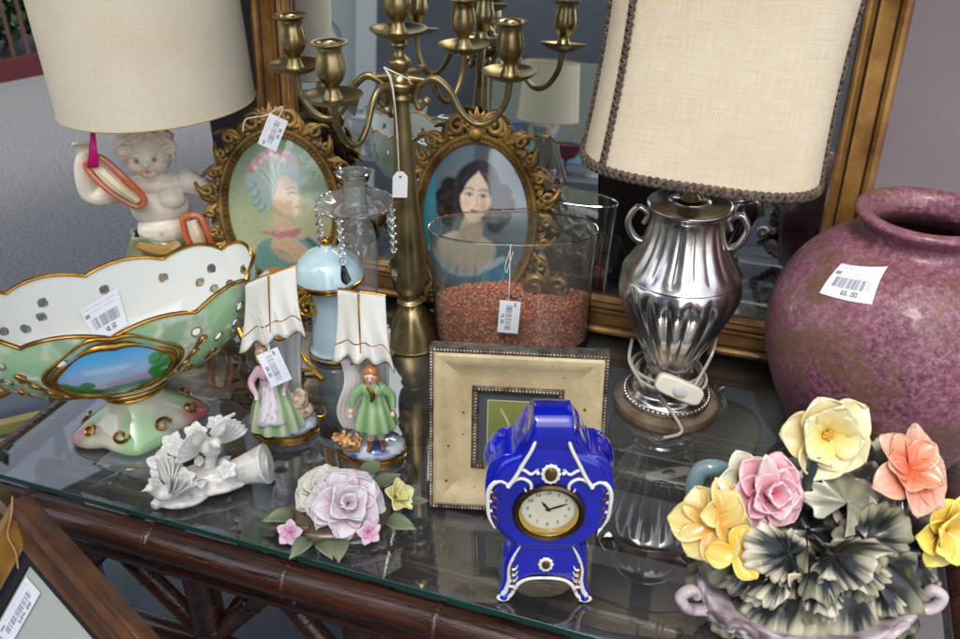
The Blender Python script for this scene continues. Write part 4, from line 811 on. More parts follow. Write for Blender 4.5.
for ht, hs in holes:
    c0 = bowlpt(np.array(ht), np.array(hs)); e1 = (bowlpt(np.array(ht + .01), np.array(hs)) - c0) / .01; e2 = (bowlpt(np.array(ht), np.array(hs + .01)) - c0) / .01; l1, l2 = np.linalg.norm(e1), np.linalg.norm(e2)
    du = ((Tt - ht + math.pi) % math.tau - math.pi) * l1; dv = (Ss - hs) * l2; d = np.hypot(du, dv); band = (d < rad_h * 1.35) & (d > 1e-6)
    ins = d < rad_h * .72; cut |= ins; m_ = band & ~ins; k_ = np.where(m_, np.where(d < rad_h * 1.0, rad_h / np.maximum(d, 1e-9), 1), 1); Tn = np.where(m_, Tt + du * (k_ - 1) / l1, Tn); Sn = np.where(m_, Ss + dv * (k_ - 1) / l2, Sn)
A = bowlpt(Tn, Sn); skip = cut | np.roll(cut, -1, 0); skip[:, :-1] |= cut[:, 1:] | np.roll(cut, -1, 0)[:, 1:]
inn = B(); inn.grid(A, S(222, 225, 220), cu=True, skip=skip)
Ao = bowlpt(Tn, Sn, .012) - np.array([0, 0, .002]); Nz = fbm(Ao.reshape(-1, 3), 22).reshape(nt, ns)
rel_ = np.exp(-((np.abs(Ss - .30 - .12 * np.sin(Tt * 9))) / .05) ** 2)
GREEN, GREEN2, PINK, CREAM = S(158, 196, 150), S(112, 160, 114), S(166, 100, 110), S(222, 224, 206)
C = lerp(np.ones((nt, ns, 3)) * GREEN, np.ones((nt, ns, 3)) * CREAM, np.clip(.35 + 2.6 * Nz - .3 * Ss + .2 + .5 * np.clip(rel_, 0, 1), 0, 1)); C = lerp(C, np.ones_like(C) * GREEN2, np.clip(Nz * 2.2 - .2 + .4 * (Ss < .4), 0, .8))
pk = np.clip((np.abs(np.cos(Tt)) - .80) * 6, 0, 1) * np.clip((.55 - Ss) * 5 + Nz, 0, 1); C = lerp(C, np.ones_like(C) * PINK, pk * .9)
gl = np.zeros((nt, ns)); rel = np.zeros((nt, ns))
for sgn, base in ((1, R(270)), (1, R(90))):
    for k in range(5):
        for q in (-1, 1):
            tc_ = base + q * R(30 + 13 * k); line = np.abs(((Tt - tc_ - q * .35 * np.sin(Ss * 3.2) + math.pi) % math.tau - math.pi)); rel += np.exp(-(line / .03) ** 2) * (Ss > .15) * (Ss < .75); gl += (line < .026) * (Ss > .2) * (Ss < .72) * (Nz > -.15)
C = lerp(C, np.ones_like(C) * S(170, 128, 60), np.clip(gl, 0, .85)); Ao = Ao * (1 + .0 * rel[..., None]); rr2 = 1 + .030 * np.clip(rel, 0, 1.2) + .01 * (Nz > .2); Ao = np.stack([Ao[..., 0] * rr2, Ao[..., 1] * rr2, Ao[..., 2]], -1)
ot = B(); ot.grid(Ao, C.reshape(-1, 3), cu=True, skip=skip)
obj('bowl_inside', inn, M_PORC, bo, sharp=180); obj('bowl_outside', ot, M_PORC, bo, sharp=180)
b = B(); tt = np.linspace(0, math.tau, 240, endpoint=False); b.tube(bowlpt(tt, np.ones(240), .006), .0024, 8, closed=True); obj('gilt_rim', b, M_GOLD, bo)
b = B(); rings_ = B()
for ht, hs in holes:
    rings_ = B(); c0 = bowlpt(np.array(ht), np.array(hs), .014); e1 = bowlpt(np.array(ht + .01), np.array(hs)) - bowlpt(np.array(ht), np.array(hs)); e2 = bowlpt(np.array(ht), np.array(hs + .01)) - bowlpt(np.array(ht), np.array(hs)); e1 /= np.linalg.norm(e1); e2 -= e1 * e1.dot(e2); e2 /= np.linalg.norm(e2)
    for off_ in (0,):
        cc_ = bowlpt(np.array(ht), np.array(hs), .014 + off_); rings_.tube([cc_ + e1 * rad_h * 1.02 * math.cos(a) + e2 * rad_h * 1.02 * math.sin(a) for a in np.linspace(0, math.tau, 20, endpoint=False)], .0011, 6, closed=True)
    obj('hole_rim', rings_, mat('dull gilt line', S(150, 140, 112), .3, .5), bo)
# landscape medallion
c = Canvas(190, 130, .62, S(120, 190, 226)); x, y = c.x, c.y; c.a = lerp(S(84, 172, 226), S(206, 208, 222), np.clip(.65 - y * 1.3, 0, 1)); c.ell(.25, -.12, .5, .10, S(196, 160, 190), 8, .8); c.ell(.1, -.30, .7, .10, S(96, 150, 160), 4, .9); c.ell(-.1, .25, .4, .07, S(190, 220, 238), 8, .6)
for k in range(26): c.ell(-.95 + rng.uniform(0, .5), -.42 + rng.uniform(0, .42), .12, .09, S(54, 110 + int(30 * rng.random()), 50), 2, .9)
for k in range(22): c.ell(.62 + rng.uniform(0, .35), -.3 + rng.uniform(0, .62) , .12, .09, S(60, 128 + int(30 * rng.random()), 58), 2, .9)
for k in range(26): c.ell(rng.uniform(-.7, .7), -.42 + rng.uniform(-.10, .07), .14, .08, S(66, 124, 56), 2, .9)
TM, SM = R(262), .62
def med(x, y, out=.05): return bowlpt(TM + x * .40, SM + y / .62 * .31, out) + np.array([0, -.0, 0])
b = B(); b.grid(med(c.x, c.y, .05 + .03 * (1 - c.x ** 2)), c.a.reshape(-1, 3), skip=~((c.x ** 2 + (c.y / .62) ** 2) < 1)); obj('landscape_medallion', b, M_PORC, bo, sharp=180)
b = B()
for kk, rr_ in ((1.0, .0034), (1.16, .0022)):
    b.tube([med(np.array(kk * math.cos(a) * (1 + .04 * math.sin(5 * a))), np.array(.62 * kk * math.sin(a) * (1 + .05 * math.cos(4 * a))), .055 if kk == 1 else .04) for a in np.linspace(0, math.tau, 60, endpoint=False)], rr_ * (1 + .4 * np.sin(np.linspace(0, math.tau * 5, 60))), 8, closed=True)
obj('gilt_frame', b, M_GOLD, bo, sharp=180)
for q in (-1, 1):
    for k in range(4):
        b = B(); p_ = [med(np.array(q * (1.05 + .12 * k + .25 * u)), np.array(.62 * (-.9 + .35 * k + .9 * u - .6 * u * u)), .045) for u in np.linspace(0, 1, 8)]; b.tube(p_, [.001, .0018, .0024, .0026, .0024, .002, .0015, .001], 6); obj('gilt_scroll', b, M_GOLD, bo, sharp=180)
for side in (R(262), R(82)):
    for q in (-1, 1):
        for k in range(4):
            c0_ = side + q * (.62 + .20 * k); sp2 = spiral(0, 0, .055, 1.0, 0 if q > 0 else math.pi, q if k % 2 else -q, 16, .25)
            b = B(); b.tube([bowlpt(np.array(c0_ + p_[0]), np.array(.42 + .05 * k + p_[2] * 1.6), .035) for p_ in sp2], np.linspace(.0018, .0009, 16), 6); obj('gilt_scroll', b, M_GOLD, bo, sharp=180)
# foot
def footr(t, z): q = np.clip((.05 - z) / .05, 0, 1); return 1 + q * (.17 * np.cos(4 * t + .6) + .03 * np.abs(np.sin(6 * t)))
def footc(t, z):
    n = np.cos(4 * t + .6); C = lerp(np.ones(t.shape + (3,)) * S(158, 200, 146), np.ones(t.shape + (3,)) * S(214, 210, 190), np.clip(.6 - n, 0, 1)); C = lerp(C, np.ones_like(C) * S(176, 96, 108), np.clip(np.cos(2 * t + .5) * 2.2 - .9, 0, 1) * np.clip((.035 - z) * 60, 0, 1)); return lerp(C, np.ones_like(C) * S(214, 206, 170), np.clip((z - .035) * 50, 0, .8))
b = B(); b.lathe([(.064, .0), (.070, .004), (.070, .012), (.062, .022), (.050, .032), (.036, .044), (.031, .056), (.036, .064), (.044, .069), (.040, .074), (.03, .080)], 160, fr=footr, cf=footc, sub=4, ell=.72); obj('foot', b, M_PORC, bo, sharp=180)
b = B()
for r_, z_, t_ in ((.0335, .058, .0024), (.043, .069, .0024)): b.tube([(r_ * math.cos(a), r_ * .74 * math.sin(a), z_) for a in np.linspace(0, math.tau, 48, endpoint=False)], t_, 8, closed=True)
for k in range(8):
    a = k * math.tau / 8 + .3; sg_ = 1 if k % 2 else -1
    q = spiral(0, 0, .011, 1.1, 0, sg_, 18, .25); u_ = np.array([-math.sin(a), math.cos(a) * .72, 0]); w_ = np.array([math.cos(a) * .6, math.sin(a) * .6 * .72, -.7]); ctr = np.array([.064 * math.cos(a), .064 * .72 * math.sin(a), .026])
    b.tube(ctr + q[:, :1] * u_ + q[:, 2:] * w_, np.linspace(.0026, .0014, 18), 6)
obj('gilt_foot_scrolls', b, M_GOLD, bo)
lab = price_label('48.50', 21)
def lf2(x, y): c_, s_ = math.cos(R(10)), math.sin(R(10)); X = x * .027; Y = y / .58 * .0155; return bowlpt(R(93) - (X * c_ - Y * s_) / LA * 1.0, .60 + (X * s_ + Y * c_) / .085, -.035)
obj('price_sticker', lab.mesh(lf2), M_PAPER, bo)
# ---------------------------------------------------------------- figurine pair (shell backed spill vases)
BLUE1, BLUE2 = S(58, 86, 168), S(196, 208, 224)
def fig_base(root, a, d):
    b = B(); b.lathe([(.0, 0), (a * .98, 0), (a, .003), (a * .97, .005)], 64, ell=d / a); b2 = b; obj('gilt_base_rim', b2, M_GOLD, root)
    b = B(); b.ell((0, 0, .010), (a * .95, d * .95, .0125), seg=48, rings=20, bumpf=lambda D: 1 + .05 * fbm(D, 5, 3)); V = np.vstack(b.v); n = fbm(V, 55, 2); b.c = [lerp(np.tile(S(206, 214, 226), (len(V), 1)), np.tile(BLUE1, (len(V), 1)), np.clip(n * 5 + .7, 0, 1))]; obj('rocky_base', b, M_PORC, root, sharp=180)
def sail_back(root, hgt, w0, w1, tw, lean=0., sk=1):
    # tall tapering shell that widens upward, then a wide ruffled gilt edged hood on top
    b = B(); A = []; A2 = []
    for s_ in np.linspace(0, 1, 24):
        w = w0 + (w1 - w0) * s_ ** 1.3; row = []
        for v in np.linspace(-1, 1, 17): row.append((v * w + lean * s_, .018 - .014 * (1 - v * v) * -1 + .002 * math.sin(v * 9), .012 + hgt * .70 * s_))
        A.append(row)
    b.grid(np.array(A), S(216, 218, 218)); obj('shell_back', b, M_PORC, root, solid=.004, sharp=180)
    b = B(); A = []
    for s_ in np.linspace(0, 1, 16):
        row = []
        for v in np.linspace(-1, 1, 41): row.append((v * tw * (1.08 - .26 * s_ - .08 * math.sin(s_ * math.pi)) + sk * .003 * s_, .016 - .030 * (1 - s_) - .012 * (1 - abs(v)) ** 1.3 + .0030 * math.sin(v * 10 + s_ * 2) * (1 - s_) ** 2 + .0012 * math.sin(v * 9 + s_ * 5) * (1.1 - s_), hgt * (.70 + .30 * s_) - .012 * abs(v) ** 3 * (1 - s_) + (.009 if sk > 0 else -.003) * v + .006 * s_ * (1 - abs(v)) + (1 - s_) ** 2 * .0012 * math.sin(v * 11)))
        A.append(row)
    A = np.array(A); b.grid(A, S(212, 211, 202)); hood = obj('hood', b, M_PORC, root, solid=.0028, sharp=180)
    
    for rw, rd in ((0, .0012), (-1, .0016), (4, .0006), (12, .0007)): g = B(); g.tube(A[rw] + [0, -.002 * (rw == 4), 0], rd, 6); obj('gilt_edge', g, M_GOLD, hood)
    g = B(); g.tube(A[2:, 20] + [0, -.002, 0], np.linspace(.0006, .0014, 14), 6); obj('gilt_edge', g, M_GOLD, hood)
def skirt(prof, c, seg=72, folds=11, amp=.07, ell=.85, loc=(0, 0, 0), z0=.02, z1=.08):
    b = B(); b.lathe(prof, seg, fr=lambda t, z: 1 + amp * np.sin(t * folds + 3 * np.sin(t)) * np.clip((z1 - z) / (z1 - z0), 0, 1), ell=ell, loc=loc, sub=4, cf=c); return b
def face_c(hp):
    def f(V):
        C = np.tile(S(232, 204, 180), (len(V), 1)); d = lambda p, r: np.clip(np.exp(-((V - (np.array(hp) + p)) ** 2).sum(1) / r ** 2) * 1.4, 0, 1)
        for p, r, col in (((-.0024, -.007, .001), .0011, S(70, 50, 40)), ((.0024, -.007, .001), .0011, S(70, 50, 40)), ((0, -.0072, -.003), .0013, S(196, 80, 76)), ((-.004, -.006, -.001), .0022, S(226, 150, 136)), ((.004, -.006, -.001), .0022, S(226, 150, 136))): C = lerp(C, np.tile(col, (len(V), 1)), d(np.array(p), r))
        return C
    return f
f0 = P(286, 429); fg = thing('lady_figurine', 'porcelain lady in green skirt before a white hooded shell, tag hung on it', 'figurine', f0, R(6), 0, 'shell backed porcelain figurines'); fg.scale = (1.06, 1.06, 1.16)
fig_base(fg, .040, .028); sail_back(fg, .178, .018, .029, .034, 0, 1)
h0 = (-.012, -.020, .104)
b = B(); b.limb([(-.010, -.014, .05), (-.010, -.014, .08), (-.011, -.016, .094)], [.011, .0095, .005]); b.ell((-.010, -.017, .083), (.011, .009, .009)); b.ell(h0, (.0072, .0075, .0088)); b.ell((h0[0], h0[1] - .0075, h0[2] - .001), (.0012, .0014, .0016))
b.limb([(-.019, -.015, .086), (-.028, -.020, .074), (-.022, -.030, .064)], [.0048, .0042, .003]); b.limb([(-.001, -.015, .086), (.010, -.019, .076), (.008, -.030, .068)], [.0048, .0042, .003])
for hx, hz in ((-.022, .064), (.008, .068)):
    for k in range(4): b.limb([(hx + .001 * k - .0015, -.031, hz), (hx + .0012 * k - .0018, -.034, hz - .003)], [.0009, .0007])
def lc(V): C = face_c(h0)(V); w = ((V[:, 2] < .0925) & ((V[:, 2] > .066) | (np.abs(V[:, 0] + .010) < .012)))[:, None]; return np.where(w, np.array(S(198, 166, 180)), C)
obj('body', clay(b, .0009, 3, lc), M_PORC, fg, sharp=180)
b = B(); b.ell((h0[0], h0[1] + .002, h0[2] + .0035), (.0085, .008, .0075)); b.tube([(h0[0], h0[1] + .006, h0[2]), (h0[0] + .004, h0[1] + .010, h0[2] - .014)], [.006, .003], 8); obj('hair', clay(b, .0011, 2, lambda V: np.tile(S(172, 140, 110), (len(V), 1))), M_PORC, fg, sharp=180)
def skc(t, z): n = np.sin(t * 11 + 3 * np.sin(t)); return lerp(np.ones(t.shape + (3,)) * S(138, 170, 124), np.ones(t.shape + (3,)) * S(196, 204, 172), np.clip(.4 + .6 * n, 0, 1))
obj('skirt', skirt([(.032, .016), (.031, .022), (.026, .04), (.018, .06), (.010, .076)], skc, loc=(-.006, -.010, 0)), M_PORC, fg, sharp=180)
b = B(); A = np.array([[((-.008) + (.024 - .014 * s_) * math.sin(v), -.011 - (.0285 - .019 * s_ + .0012 * math.sin(v * 8)) * math.cos(v) * .9 - .0015, .028 + .048 * s_ + .003 * math.cos(v * 3)) for v in np.linspace(-1.25, .65, 22)] for s_ in np.linspace(0, 1, 14)]); n_ = fbm(A.reshape(-1, 3), 300); b.grid(A, lerp(np.tile(S(226, 220, 224), (len(n_), 1)), np.tile(S(170, 160, 178), (len(n_), 1)), np.clip(n_ * 2, 0, .8))); obj('apron', b, M_PORC, fg, solid=.0012, sharp=180)
b = B()
for sx in (-1, 1): b.tube([(sx * .026 - .012, .006, .125), (sx * .020 - .012, .0, .115), (sx * .010 - .012, -.002, .118)], [.003, .0045, .002], 8, sub=4)
b.tube([(-.012, .008, .16), (-.013, .002, .125), (-.012, .0, .108)], [.001, .0022, .001], 6, sub=4); obj('gilt_bow', b, M_GOLD, fg)
b = B(); b.ell((.020, -.012, .045), (.012, .009, .014), bumpf=lambda D: 1 + .2 * fbm(D, 4)); b.ell((.026, -.010, .03), (.010, .009, .010)); obj('basket_of_flowers', clay(b, .0011, 2, lambda V: lerp(np.tile(S(210, 190, 150), (len(V), 1)), np.tile(S(150, 110, 120), (len(V), 1)), np.clip(fbm(V, 200) * 3, 0, 1))), M_PORC, fg, sharp=180)
tq = thing('price_tag', 'white barcode tag hanging against the lady figurine shell', 'tag', f0 + np.array([.006, -.036, .115]), R(10))
flat_label('paper', tq, .043, .025, LM((0, 0, 0), R(6), R(12), R(74)), '29.50', 11, .001); b = B(); b.tube([(-.004, .002, .02), (-.010, .008, .045), (-.016, .016, .07), (-.006, .010, .05), (-.003, .002, .021)], .0006, 6, sub=5); obj('thread', b, M_THREAD, tq)
f1 = P(373, 452); fm = thing('man_figurine', 'porcelain young man in green coat before a white hooded shell', 'figurine', f1, R(-4), 0, 'shell backed porcelain figurines'); fm.scale = (1.06, 1.06, 1.17)
fig_base(fm, .039, .028); sail_back(fm, .178, .014, .023, .030, 0, -1)
h1 = (.008, -.020, .106)
b = B(); b.limb([(.008, -.012, .055), (.008, -.014, .082), (.008, -.016, .096)], [.010, .0095, .005]); b.ell((.008, -.015, .086), (.0125, .009, .008)); b.ell(h1, (.0072, .0074, .0088)); b.ell((h1[0], h1[1] - .0075, h1[2] - .001), (.0012, .0014, .0016))
b.limb([(-.002, -.014, .089), (-.012, -.018, .080), (-.016, -.024, .066)], [.0052, .0045, .003]); b.limb([(.018, -.014, .089), (.028, -.014, .080), (.030, -.020, .070)], [.0052, .0045, .003])
for hx, hz in ((-.016, .064), (.030, .068)):
    for k in range(4): b.limb([(hx + .001 * k - .0015, -.025, hz), (hx + .0012 * k - .0018, -.027, hz - .004)], [.0009, .0007])
b.limb([(.004, -.014, .05), (.003, -.018, .03), (.002, -.020, .019), (.001, -.025, .0205)], [.0055, .0045, .0035, .0028]); b.limb([(.013, -.014, .05), (.014, -.016, .03), (.015, -.017, .019), (.016, -.023, .0205)], [.0055, .0045, .0035, .0028])
def mc(V):
    C = face_c(h1)(V); z = V[:, 2]; out_ = np.where(((z < .094) & (z > .070))[:, None], np.array(S(128, 166, 114)), C); out_ = np.where((z < .052)[:, None], np.array(S(214, 190, 170)), out_); return np.where((z < .030)[:, None], np.array(S(126, 84, 56)), out_)
obj('body', clay(b, .0009, 3, mc), M_PORC, fm, sharp=180)
def coatc(t, z): n = np.sin(t * 9 + 3 * np.sin(t)); return lerp(np.ones(t.shape + (3,)) * S(112, 156, 104), np.ones(t.shape + (3,)) * S(166, 192, 144), np.clip(.4 + .6 * n, 0, 1))
obj('coat', skirt([(.0235, .044), (.0235, .048), (.019, .062), (.013, .076), (.0118, .090), (.006, .095)], coatc, folds=9, loc=(.008, -.012, 0), z0=.04, z1=.09), M_PORC, fm, sharp=180, solid=.001)
b = B(); b.ell((h1[0], h1[1] + .002, h1[2] + .004), (.0088, .0082, .0070)); 
for sx in (-1, 1): b.ell((h1[0] + sx * .007, h1[1] + .002, h1[2] - .003), (.003, .004, .006))
obj('hair', clay(b, .0011, 2, lambda V: np.tile(S(176, 112, 62), (len(V), 1))), M_PORC, fm, sharp=180)
b = B(); b.tube([(.004, -.0235, .096), (.010, -.026, .088), (.008, -.026, .080)], [.001, .003, .0015], 8, sub=4); b.tube([(-.002, .0, .150), (-.006, -.004, .125), (-.004, -.006, .118), (-.016, -.003, .108)], [.001, .0024, .003, .001], 8, sub=4); obj('gilt_cravat', b, M_GOLD, fm)
b = B(); A = np.array([[(-.030 + .026 * s_ + .006 * math.sin(v * 3), -.004 + .008 * s_ - .004 * math.cos(v * 2), .030 + .085 * (v * .5 + .5) - .02 * s_ * s_) for v in np.linspace(-1, 1, 22)] for s_ in np.linspace(0, 1, 14)]); b.grid(A, lerp(S(196, 184, 182), S(226, 222, 222), np.abs(np.sin(np.linspace(0, 20, 14 * 22))))); obj('drapery', b, M_PORC, fm, solid=.003, sharp=180)
b = B(); b.tube([(-.036, -.014, .022), (-.024, -.020, .024), (-.008, -.022, .022)], [.004, .009, .005], 12, sub=5)
for k in range(22): b.ell((-.038 + rng.uniform(0, .032), -.020 + rng.uniform(-.008, .006), .026 + rng.uniform(0, .008)), .0034, seg=8, rings=5)
obj('sheaf', clay(b, .0010, 1, lambda V: lerp(np.tile(S(206, 160, 96), (len(V), 1)), np.tile(S(126, 84, 60), (len(V), 1)), np.clip(fbm(V, 260) * 3 + .3, 0, 1))), M_PORC, fm, sharp=180)
# ---------------------------------------------------------------- white bisque birds on a branch
wp = P(212, 492); wb = thing('bird_group', 'white bisque birds and blossoms on a hollow branch', 'bird figurine', wp, R(12))
WH = S(216, 214, 208); GR = S(170, 164, 160)
M_BW = mat('white glazed bisque', rough=.28, attr=True, coat=.35, sss=.12)
b = B()
b.tube([(-.045, -.012, .010), (-.020, .0, .013), (.010, .006, .016), (.034, .006, .020), (.058, .004, .026), (.064, .003, .0275)], [.008, .010, .012, .016, .022, .0235], 28, sub=6)
b.tube([(-.06, -.024, .010), (-.045, -.010, .012), (-.02, .010, .016)], [.005, .009, .008], 12, sub=4); b.tube([(.0, .02, .018), (.006, .034, .04), (.016, .046, .060), (.034, .052, .068)], [.008, .006, .004, .002], 10, sub=5)
b.tube([(-.03, .01, .016), (-.036, .03, .03), (-.03, .04, .045)], [.006, .005, .003], 10, sub=4); b.ell((0, .01, .012), (.05, .03, .010)); b.ell((-.03, -.01, .008), (.03, .02, .008))
def bird(b, c, d, s_, up=.3):
    d = np.array(d, float); d /= np.linalg.norm(d); c = np.array(c, float); sd_ = np.cross(d, [0, 0, 1.]); sd_ /= np.linalg.norm(sd_)
    b.tube([c - d * .020 * s_, c - d * .008 * s_, c + d * .006 * s_ + [0, 0, .003 * s_], c + d * .014 * s_ + [0, 0, .010 * s_], c + d * .018 * s_ + [0, 0, .016 * s_]], np.array([.003, .0095, .0105, .0065, .0062]) * s_, 14, sub=5)
    b.ell(c + d * .0185 * s_ + [0, 0, .017 * s_], .0066 * s_); b.tube([c + d * .023 * s_ + [0, 0, .0175 * s_], c + d * .031 * s_ + [0, 0, .017 * s_]], [.0024 * s_, .0005], 8)
    for q in (-1, 0, 1): leafblade(w_, c - d * .016 * s_, -d + sd_ * q * .35 + np.array([0, 0, .12]), (0, 0, 1), .026 * s_, .005 * s_, .1, .1, nu=7, nv=5)
    return d, sd_
w_ = B(); b_ = b
d_, s_1 = bird(b_, (-.042, -.024, .026), (-.9, -.35, 0), .85)
for q in (-1, 1):
    for k in range(4): leafblade(w_, np.array((-.040, -.024, .034)) + s_1 * q * .005, -d_ * (.7 - .2 * k) + s_1 * q * .5 + np.array([0, 0, .30 + .16 * k]), d_ * .4 + np.array([0, 0, .3]), .032, .0085, .15, .15, nu=8, nv=5)
d_, s_1 = bird(b_, (.004, .016, .050), (.45, -.8, 0), 1.05)
for q in (-1, 1):
    for k in range(6): leafblade(w_, np.array((.004, .018, .058)) + s_1 * q * .007, s_1 * q * (1.1 - .12 * k) + np.array([0, .1, -.05 + .20 * k]) + d_ * .1, d_, .038 - .002 * k, .0105, .15, .2, nu=8, nv=5)
def blossom(w, c, face, r, n=5, col=(WH, WH), cup=.35, L=None):
    face = np.array(face, float); face /= np.linalg.norm(face); e1 = np.cross(face, [0.3, 0, 1.]); e1 /= np.linalg.norm(e1); e2 = np.cross(face, e1)
    for k in range(n):
        a = k * math.tau / n; d = e1 * math.cos(a) + e2 * math.sin(a) + face * cup; leafblade(w, c, d, face, r, r * .48, .25, -.12, .08, nu=8, nv=7, c0=col[0], c1=col[1], seed=k)
for c_, r_, fc in (((-.048, .010, .040), .018, (-.2, -.8, .5)), ((-.024, -.012, .034), .013, (0, -.8, .6)), ((-.036, .03, .05), .016, (-.3, -.5, .8)), ((.022, -.014, .040), .012, (.3, -.8, .6)), ((-.010, .03, .062), .014, (0, -.6, .8)), ((.012, .044, .062), .012, (0, -.3, 1)), ((-.056, -.002, .022), .012, (-.6, -.6, .5))):
    blossom(w_, np.array(c_), fc, r_, 5); b_.ell(c_, r_ * .22)
for k in range(8): a = k * .8; leafblade(w_, (-.01 + .03 * math.cos(a), .004 + .012 * math.sin(a), .026), (math.cos(a), math.sin(a), .3), (0, 0, 1), .018, .006, .2, -.2, nu=7, nv=5)
def wcol(V): n = fbm(V, 90); return lerp(np.tile(WH, (len(V), 1)), np.tile(GR, (len(V), 1)), np.clip(n * 1.5, 0, .6))
obj('branch_and_birds', clay(b_, .0010, 3, wcol), M_BW, wb, sharp=180)
w_.c = [np.tile(WH, (w_.n, 1))]; obj('wings_and_petals', w_, M_BW, wb, solid=.0013, sharp=180)
b = B(); b.lathe([(.014, .0005), (.011, .0), (.004, -.004), (0, -.004)], 24, M=rotm('Y', R(90)), loc=(.0655, .003, .0277)); obj('hollow_end', b, M_BW, wb)
b = B(); b.ell((.019, -.010, .067), (.0016, .003, .0016)); obj('gilt_beak', b, M_GOLD, wb)
# ---------------------------------------------------------------- porcelain rose
rp = P(338, 522); rs = thing('porcelain_rose', 'pale pink porcelain rose with buds and leaves on a brown oval stand', 'flower ornament', rp, R(12))
def rose(w, c, face, r, col0, col1, rings=((3, .25, .55), (4, .55, .8), (5, .95, 1.0), (6, 1.5, 1.1)), ruf=.10):
    face = np.array(face, float); face /= np.linalg.norm(face); e1 = np.cross(face, [0.2, 0.1, 1.]); e1 /= np.linalg.norm(e1); e2 = np.cross(face, e1)
    for ri, (n, op, sc) in enumerate(rings):
        for k in range(n):
            a = k * math.tau / n + ri * .7; d = (e1 * math.cos(a) + e2 * math.sin(a)) * op + face * (1.05 - .28 * ri); o_ = (e1 * math.cos(a) + e2 * math.sin(a)) * r * (.04 + .05 * ri)
            leafblade(w, np.array(c) + o_ - face * r * .12 * ri, d, face - (e1 * math.cos(a) + e2 * math.sin(a)) * (1.1 - .2 * ri), r * sc * .9, r * (.30 + .13 * ri), .55, -.18 - .05 * ri, ruf, nu=14, nv=13, c0=col0, c1=col1, seed=k + ri, pw=1.35)
PK0, PK1 = S(206, 168, 184), S(212, 210, 214)
w = B(); rose(w, (.012, -.012, .034), (.10, -.62, .72), .036, PK0, PK1); obj('pink_rose', w, M_BISQ, rs, solid=.0014, sharp=180)
w = B(); rose(w, (-.014, .018, .036), (-.2, -.3, .9), .028, S(204, 190, 168), S(210, 210, 202)); obj('cream_rose', w, M_BISQ, rs, solid=.0014, sharp=180)
w = B(); rose(w, (.066, .004, .020), (.5, -.5, .7), .022, S(200, 196, 96), S(222, 218, 168), rings=((3, .3, .7), (5, .8, 1.0))); obj('yellow_bud', w, M_BISQ, rs, solid=.0013, sharp=180)
w = B(); blossom(w, np.array((-.050, -.024, .016)), (-.3, -.7, .6), .015, 5, (S(190, 120, 150), S(214, 194, 204))); blossom(w, np.array((.030, -.042, .018)), (.2, -.8, .5), .014, 5, (S(206, 120, 160), S(214, 204, 212))); obj('small_blossom', w, M_BISQ, rs, solid=.0012, sharp=180)
w = B()
for k, (x, y, z, a, L) in enumerate([(-.03, -.034, .012, -2.4, .03), (.0, -.04, .012, -1.7, .03), (-.045, .0, .016, 3.0, .034), (.045, .02, .024, .6, .036), (.05, -.022, .012, -.5, .034), (.035, .03, .034, 1.0, .032), (-.02, -.036, .010, -1.2, .028), (.078, -.002, .014, .1, .022)]): leafblade(w, (x, y, z), (math.cos(a), math.sin(a), .15), (0, 0, 1), L, L * .36, .3, -.25, .12, rnd=.7, nu=10, nv=7, c0=S(70, 84, 66), c1=S(140, 148, 116), seed=k)
obj('leaves', w, M_BISQ, rs, solid=.0012, sharp=180)
b = B(); b.lathe([(.0, 0), (.052, 0), (.058, .004), (.055, .010), (.04, .014), (0, .015)], 64, ell=.62, sub=3); b.tube([(-.072, -.006, .006), (-.06, -.010, .012), (-.03, -.02, .014)], [.003, .005, .005], 10, sub=4); b.tube([(-.04, .02, .01), (-.058, .012, .012), (-.066, .0, .012), (-.05, -.012, .014)], [.005, .0045, .004, .004], 10, sub=5); obj('stand', b, mat('brown glazed stand', S(104, 88, 70), .3, coat=.4, col2=S(66, 54, 46), vscale=40), rs)
# ---------------------------------------------------------------- beige picture frame
q0, q1 = P(431, 500), P(599, 510); qc = (q0 + q1) / 2; qw = float(np.linalg.norm(q1 - q0)); qy = math.atan2(q1[1] - q0[1], q1[0] - q0[0])
pf = thing('picture_frame', 'square beige distressed frame with silver beading, propped behind the blue clock', 'picture frame', qc + np.array([0, 0, .001]), qy, R(13))
M_BEI = mat('distressed cream wood', S(206, 190, 152), .5, col2=S(178, 156, 114), vscale=26, bump=.3, bscale=40)
M_SIL = mat('tarnished silver leaf', S(170, 160, 146), .35, .8, col2=S(74, 62, 52), vscale=60, bump=.4, bscale=200)
QH = .186
b = B(); b.frame(qw, QH, [(0, -.004), (0, .016), (.001, .018), (.005, .018)]); b.frame(qw, QH, [(.0445, .005), (.046, .0075), (.051, .0075), (.053, .0)]); obj('silver_edge', b, M_SIL, pf, sharp=25)
b = B(); b.frame(qw, QH, [(.0045, .012), (.005, .0185), (.008, .020), (.012, .019), (.020, .014), (.036, .008), (.0445, .006)]); obj('moulding', b, M_BEI, pf, sharp=25)
b = B()
def beads(i, y, stp, r):
    for (x0, z0, x1, z1) in ((-qw / 2 + i, i, qw / 2 - i, i), (-qw / 2 + i, QH - i, qw / 2 - i, QH - i), (-qw / 2 + i, i, -qw / 2 + i, QH - i), (qw / 2 - i, i, qw / 2 - i, QH - i)):
        L = math.hypot(x1 - x0, z1 - z0); n = int(L / stp)
        for k in range(n + 1): b.ell((x0 + (x1 - x0) * k / n, -y, z0 + (z1 - z0) * k / n), r, seg=7, rings=5)
beads(.0022, .0185, .0034, .0019); obj('beading', b, M_SIL, pf); b = B(); beads(.0485, .0078, .0036, .0021); obj('beading', b, M_SIL, pf)
b = B()
